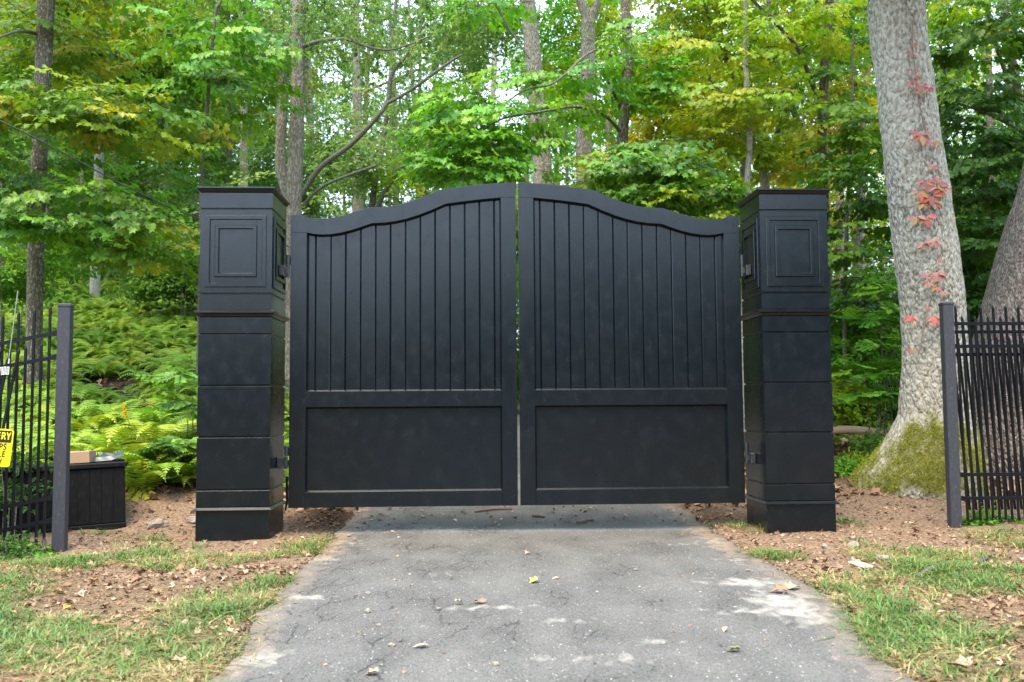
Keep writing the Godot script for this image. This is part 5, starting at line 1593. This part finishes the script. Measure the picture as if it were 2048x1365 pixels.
func loose_things():
	var SM := [stone_mesh(501), stone_mesh(502), stone_mesh(503)]
	rng.seed = 511
	var k := 0
	for q in [[312, 1057, 0.17, "pale flat stone between the storage box and the left pillar"], [388, 1046, 0.13, "stone touching the left pillar's outer foot"], [1706, 1096, 0.10, "rounded stone in the bare earth right of the right pillar, farther of a pair"], [1706, 1080, 0.06, "small stone in the earth closest to the right pillar"], [1766, 1124, 0.10, "rounded tan stone nearest the sawn wood offcut"], [1650, 1096, 0.06, "small pale stone in front of the right pillar"], [215, 1120, 0.06, "small stone in the earth before the left fence post"], [30, 1136, 0.08, "grey stone at the photo's left edge in the grass"], [786, 1067, 0.05, "white pebble pair member nearest the gate on the asphalt"], [797, 1078, 0.04, "pale pebble on the asphalt below the left gate leaf"], [735, 1189, 0.032, "pale pebble on the left half of the asphalt, farther of two"], [735, 1225, 0.036, "pale pebble on the left half of the asphalt, nearer of two"], [782, 1294, 0.034, "round grey pebble near the bottom of the asphalt"], [991, 1331, 0.03, "grey pebble by the middle of the photo's bottom edge"], [1272, 1142, 0.03, "pale pebble on the right half of the asphalt"], [789, 1163, 0.03, "brownish pebble beside the long crack in the asphalt"], [1195, 1187, 0.026, "small pebble left of the pale dusty patch"], [1496, 1143, 0.03, "pebble at the asphalt's right edge"], [698, 1074, 0.04, "pebble beside the dark earth at the left hinge"], [757, 1253, 0.024, "tiny tan pebble near the left crack"]]:
		var o = put_mesh("stone" if q[2] > 0.05 else "pebble", SM[k % 3], M.stone)
		tag(o, q[3], "stone" if q[2] > 0.05 else "pebble", "stones lying about the gate")
		o.position = on_ground(q[0], q[1]) + Vector3(0, q[2] * 0.16, 0)
		o.scale = Vector3.ONE * q[2]
		o.rotation.y = rng.randf() * TAU
		k += 1
	var LM := [dead_leaf_mesh(521, true), dead_leaf_mesh(522, false), dead_leaf_mesh(523, true)]
	var kinds := {"tan": Color(0.42, 0.27, 0.17), "brown": Color(0.28, 0.15, 0.09), "yellow": Color(0.62, 0.36, 0.02), "cream": Color(0.55, 0.45, 0.30), "green": Color(0.30, 0.32, 0.08), "pink": Color(0.50, 0.28, 0.20), "orange": Color(0.55, 0.22, 0.03)}
	for q in [[843, 1297, 0.075, 1, "cream", "cream oval leaf on the asphalt near the photo's bottom"], [740, 1353, 0.06, 0, "tan", "orange tan leaf at the bottom edge of the asphalt"], [957, 1207, 0.07, 0, "brown", "brown curled leaf on the asphalt below the gate's middle"], [920, 1209, 0.05, 0, "cream", "greenish pale leaf left of the brown curled leaf"], [878, 1222, 0.05, 1, "pink", "pinkish leaf left of the pale dust smear"], [1065, 1168, 0.07, 0, "green", "olive and tan leaf in the middle of the asphalt"], [1111, 1161, 0.05, 1, "tan", "narrow tan leaf beside the olive one"], [1465, 1305, 0.06, 0, "green", "yellow green leaf on the asphalt near the bottom right"], [1450, 1264, 0.05, 1, "pink", "pale pink leaf on the right half of the asphalt"], [1054, 1109, 0.05, 0, "tan", "small tan leaf on the asphalt under the right leaf"], [1362, 1074, 0.06, 1, "brown", "brown leaf on the asphalt near the right hinge"], [1556, 1185, 0.10, 0, "brown", "clump leaf on the pale dust at the asphalt's right edge"], [1590, 1178, 0.09, 2, "tan", "tan leaf caught at the asphalt's right edge"], [1718, 1162, 0.09, 2, "brown", "dark upright oak leaf in the grass right of the offcut"], [1926, 1255, 0.13, 0, "tan", "large tan leaf in the grass at the right"], [1912, 1335, 0.11, 2, "pink", "pale curled leaf in the grass at the bottom right corner"], [1890, 1230, 0.08, 1, "cream", "cream leaf lying on the right verge"], [1800, 1290, 0.08, 1, "tan", "tan leaf at the asphalt's lower right edge"], [1850, 1215, 0.07, 2, "brown", "brown leaf on the right verge above the cream one"], [188, 1246, 0.05, 1, "yellow", "bright yellow leaf standing in the left grass"], [185, 1165, 0.05, 2, "orange", "orange leaf in the left grass below the fence post"], [425, 1203, 0.05, 1, "orange", "small orange leaf at the left verge near the asphalt"], [135, 1219, 0.06, 1, "yellow", "yellow leaf lying flat in the left grass"], [160, 1193, 0.07, 0, "pink", "pale curled leaf in the left grass near the orange one"], [325, 1312, 0.12, 1, "brown", "long brown curled leaf in the front left grass"], [205, 1258, 0.09, 2, "brown", "dark leaf below the bright yellow one"], [215, 1352, 0.06, 1, "orange", "orange leaf at the bottom left edge"], [345, 1330, 0.09, 0, "tan", "tan leaf beside the long brown one"], [265, 1320, 0.07, 1, "cream", "cream leaf left of the long brown one"], [272, 1163, 0.09, 1, "brown", "grey brown leaf on the left verge's bare earth"], [218, 1132, 0.05, 1, "yellow", "orange yellow leaf in front of the left fence post"], [95, 1108, 0.07, 1, "yellow", "yellow leaf at the foot of the left fence post"], [280, 1107, 0.045, 1, "orange", "small orange leaf on earth left of the left pillar"], [602, 1078, 0.07, 1, "cream", "cream leaf on the dark earth under the left hinge"], [848, 1036, 0.06, 0, "tan", "tan leaf on asphalt behind the left gate leaf"], [910, 1044, 0.05, 0, "cream", "pale leaf on asphalt behind the left gate leaf, right of the tan one"]]:
		var o = put_mesh("fallen_leaf", LM[q[3]], null)
		var m := mat(q[4] + " dead leaf", kinds[q[4]], 0.75, 0.3)
		m.vertex_color_use_as_albedo = true
		o.material_override = m
		tag(o, q[5], "leaf", "single fallen leaves")
		o.position = on_ground(q[0], q[1]) + Vector3(0, 0.012, 0)
		o.scale = Vector3(q[2], q[2] * 0.9, q[2])
		o.rotation = Vector3(rng.randf_range(-0.25, 0.25), rng.randf() * TAU, rng.randf_range(-0.3, 0.3))
		if q[1] == 1162 or q[0] == 188: o.rotation.x = -1.0
	# sticks
	for q in [[[1835, 1160], [1862, 1146], [1895, 1132], 0.016, "broken grey branch piece lying on the right verge"], [[1958, 1132], [1972, 1122], [1990, 1112], 0.014, "short grey branch piece nearest the right fence"], [[1065, 1034], [1078, 1036], [1090, 1037], 0.012, "short stick on the asphalt just behind the gate"], [[1160, 1048], [1175, 1045], [1188, 1043], 0.012, "stick on the asphalt under the right gate leaf"], [[950, 1026], [985, 1022], [1024, 1020], 0.010, "forked stick on the asphalt behind the left gate leaf"]]:
		var p0 := on_ground(q[0][0], q[0][1]); var p1 := on_ground(q[1][0], q[1][1]); var p2 := on_ground(q[2][0], q[2][1])
		var st := begin()
		var lift := Vector3(0, q[3] * 0.8, 0)
		var sm := smooth_path([Vector3.ZERO + lift, p1 - p0 + lift * 1.6, p2 - p0 + lift], [q[3], q[3] * 1.1, q[3] * 0.8], 4)
		tube(st, sm[0], sm[1], 7, 0.5)
		var o = obj("stick", st, M.limb if q[3] > 0.013 else M.twig)
		o.position = p0
		tag(o, q[4], "stick", "sticks on the ground")
	# sawn offcut
	var st := begin()
	box(st, Vector3(-0.035, 0, -0.09), Vector3(0.035, 0.014, 0.09), Transform3D.IDENTITY, 0.002)
	var o = obj("wood_offcut", st, mat("fresh sawn pine", Color(0.66, 0.55, 0.40), 0.8))
	tag(o, "pale sawn wood offcut lying on the right verge", "offcut")
	o.position = on_ground(1722, 1136) + Vector3(0, 0.01, 0); o.rotation.y = 0.15
	# fallen log behind the right pillar
	var a := at(1640, 862, 11.3); var b := at(1830, 866, 11.1)
	var lg = thing("fallen_log", "fallen weathered log lying between right pillar and big tree", "log", Vector3(a.x, ground(a.x, a.z), a.z))
	var rel: Vector3 = a - lg.position
	st = begin()
	var P := []; var R := []
	for i in 14:
		var u := i / 13.0
		P.append(rel + (b - a) * u + Vector3(0, 0.02 * sin(u * 5.0), 0)); R.append(0.052 - 0.014 * u)
	tube(st, P, R, 12, 0.35)
	obj("stem", st, mat("barkless wood", Color(0.55, 0.36, 0.24), 0.85), lg)
	for q in [[0.2, Vector3(-0.12, 0.15, 0.03)], [0.85, Vector3(-0.16, 0.10, 0.1)]]:
		st = begin()
		var s0: Vector3 = rel + (b - a) * q[0]
		tube(st, [s0, s0 + q[1] * 0.5, s0 + q[1]], [0.022, 0.016, 0.008], 7, 0.3)
		obj("branch_stub", st, M.twig, lg)
	# black cable strung through the wood
	for q in [[[[-220, 145, 9.4], [0, 242, 9.6], [130, 308, 9.9], [265, 380, 10.3], [420, 446, 10.8], [600, 500, 11.4]], 0.0075, "thick black cable sagging through the wood to the left pillar"], [[[-200, 200, 10.4], [40, 312, 10.6], [175, 388, 11.0], [420, 470, 11.6], [640, 520, 12.2]], 0.003, "thin black wire hanging below the thick cable"]]:
		var c0 := at(q[0][0][0], q[0][0][1], q[0][0][2])
		var pts := []; var rad := []
		for p in q[0]:
			pts.append(at(p[0], p[1], p[2]) - c0); rad.append(q[1])
		var sm := smooth_path(pts, rad, 5)
		st = begin()
		tube(st, sm[0], sm[1], 6)
		var w = obj("cable", st, mat("black rubber", Color(0.015, 0.017, 0.02), 0.4))
		w.position = c0
		tag(w, q[2], "cable")
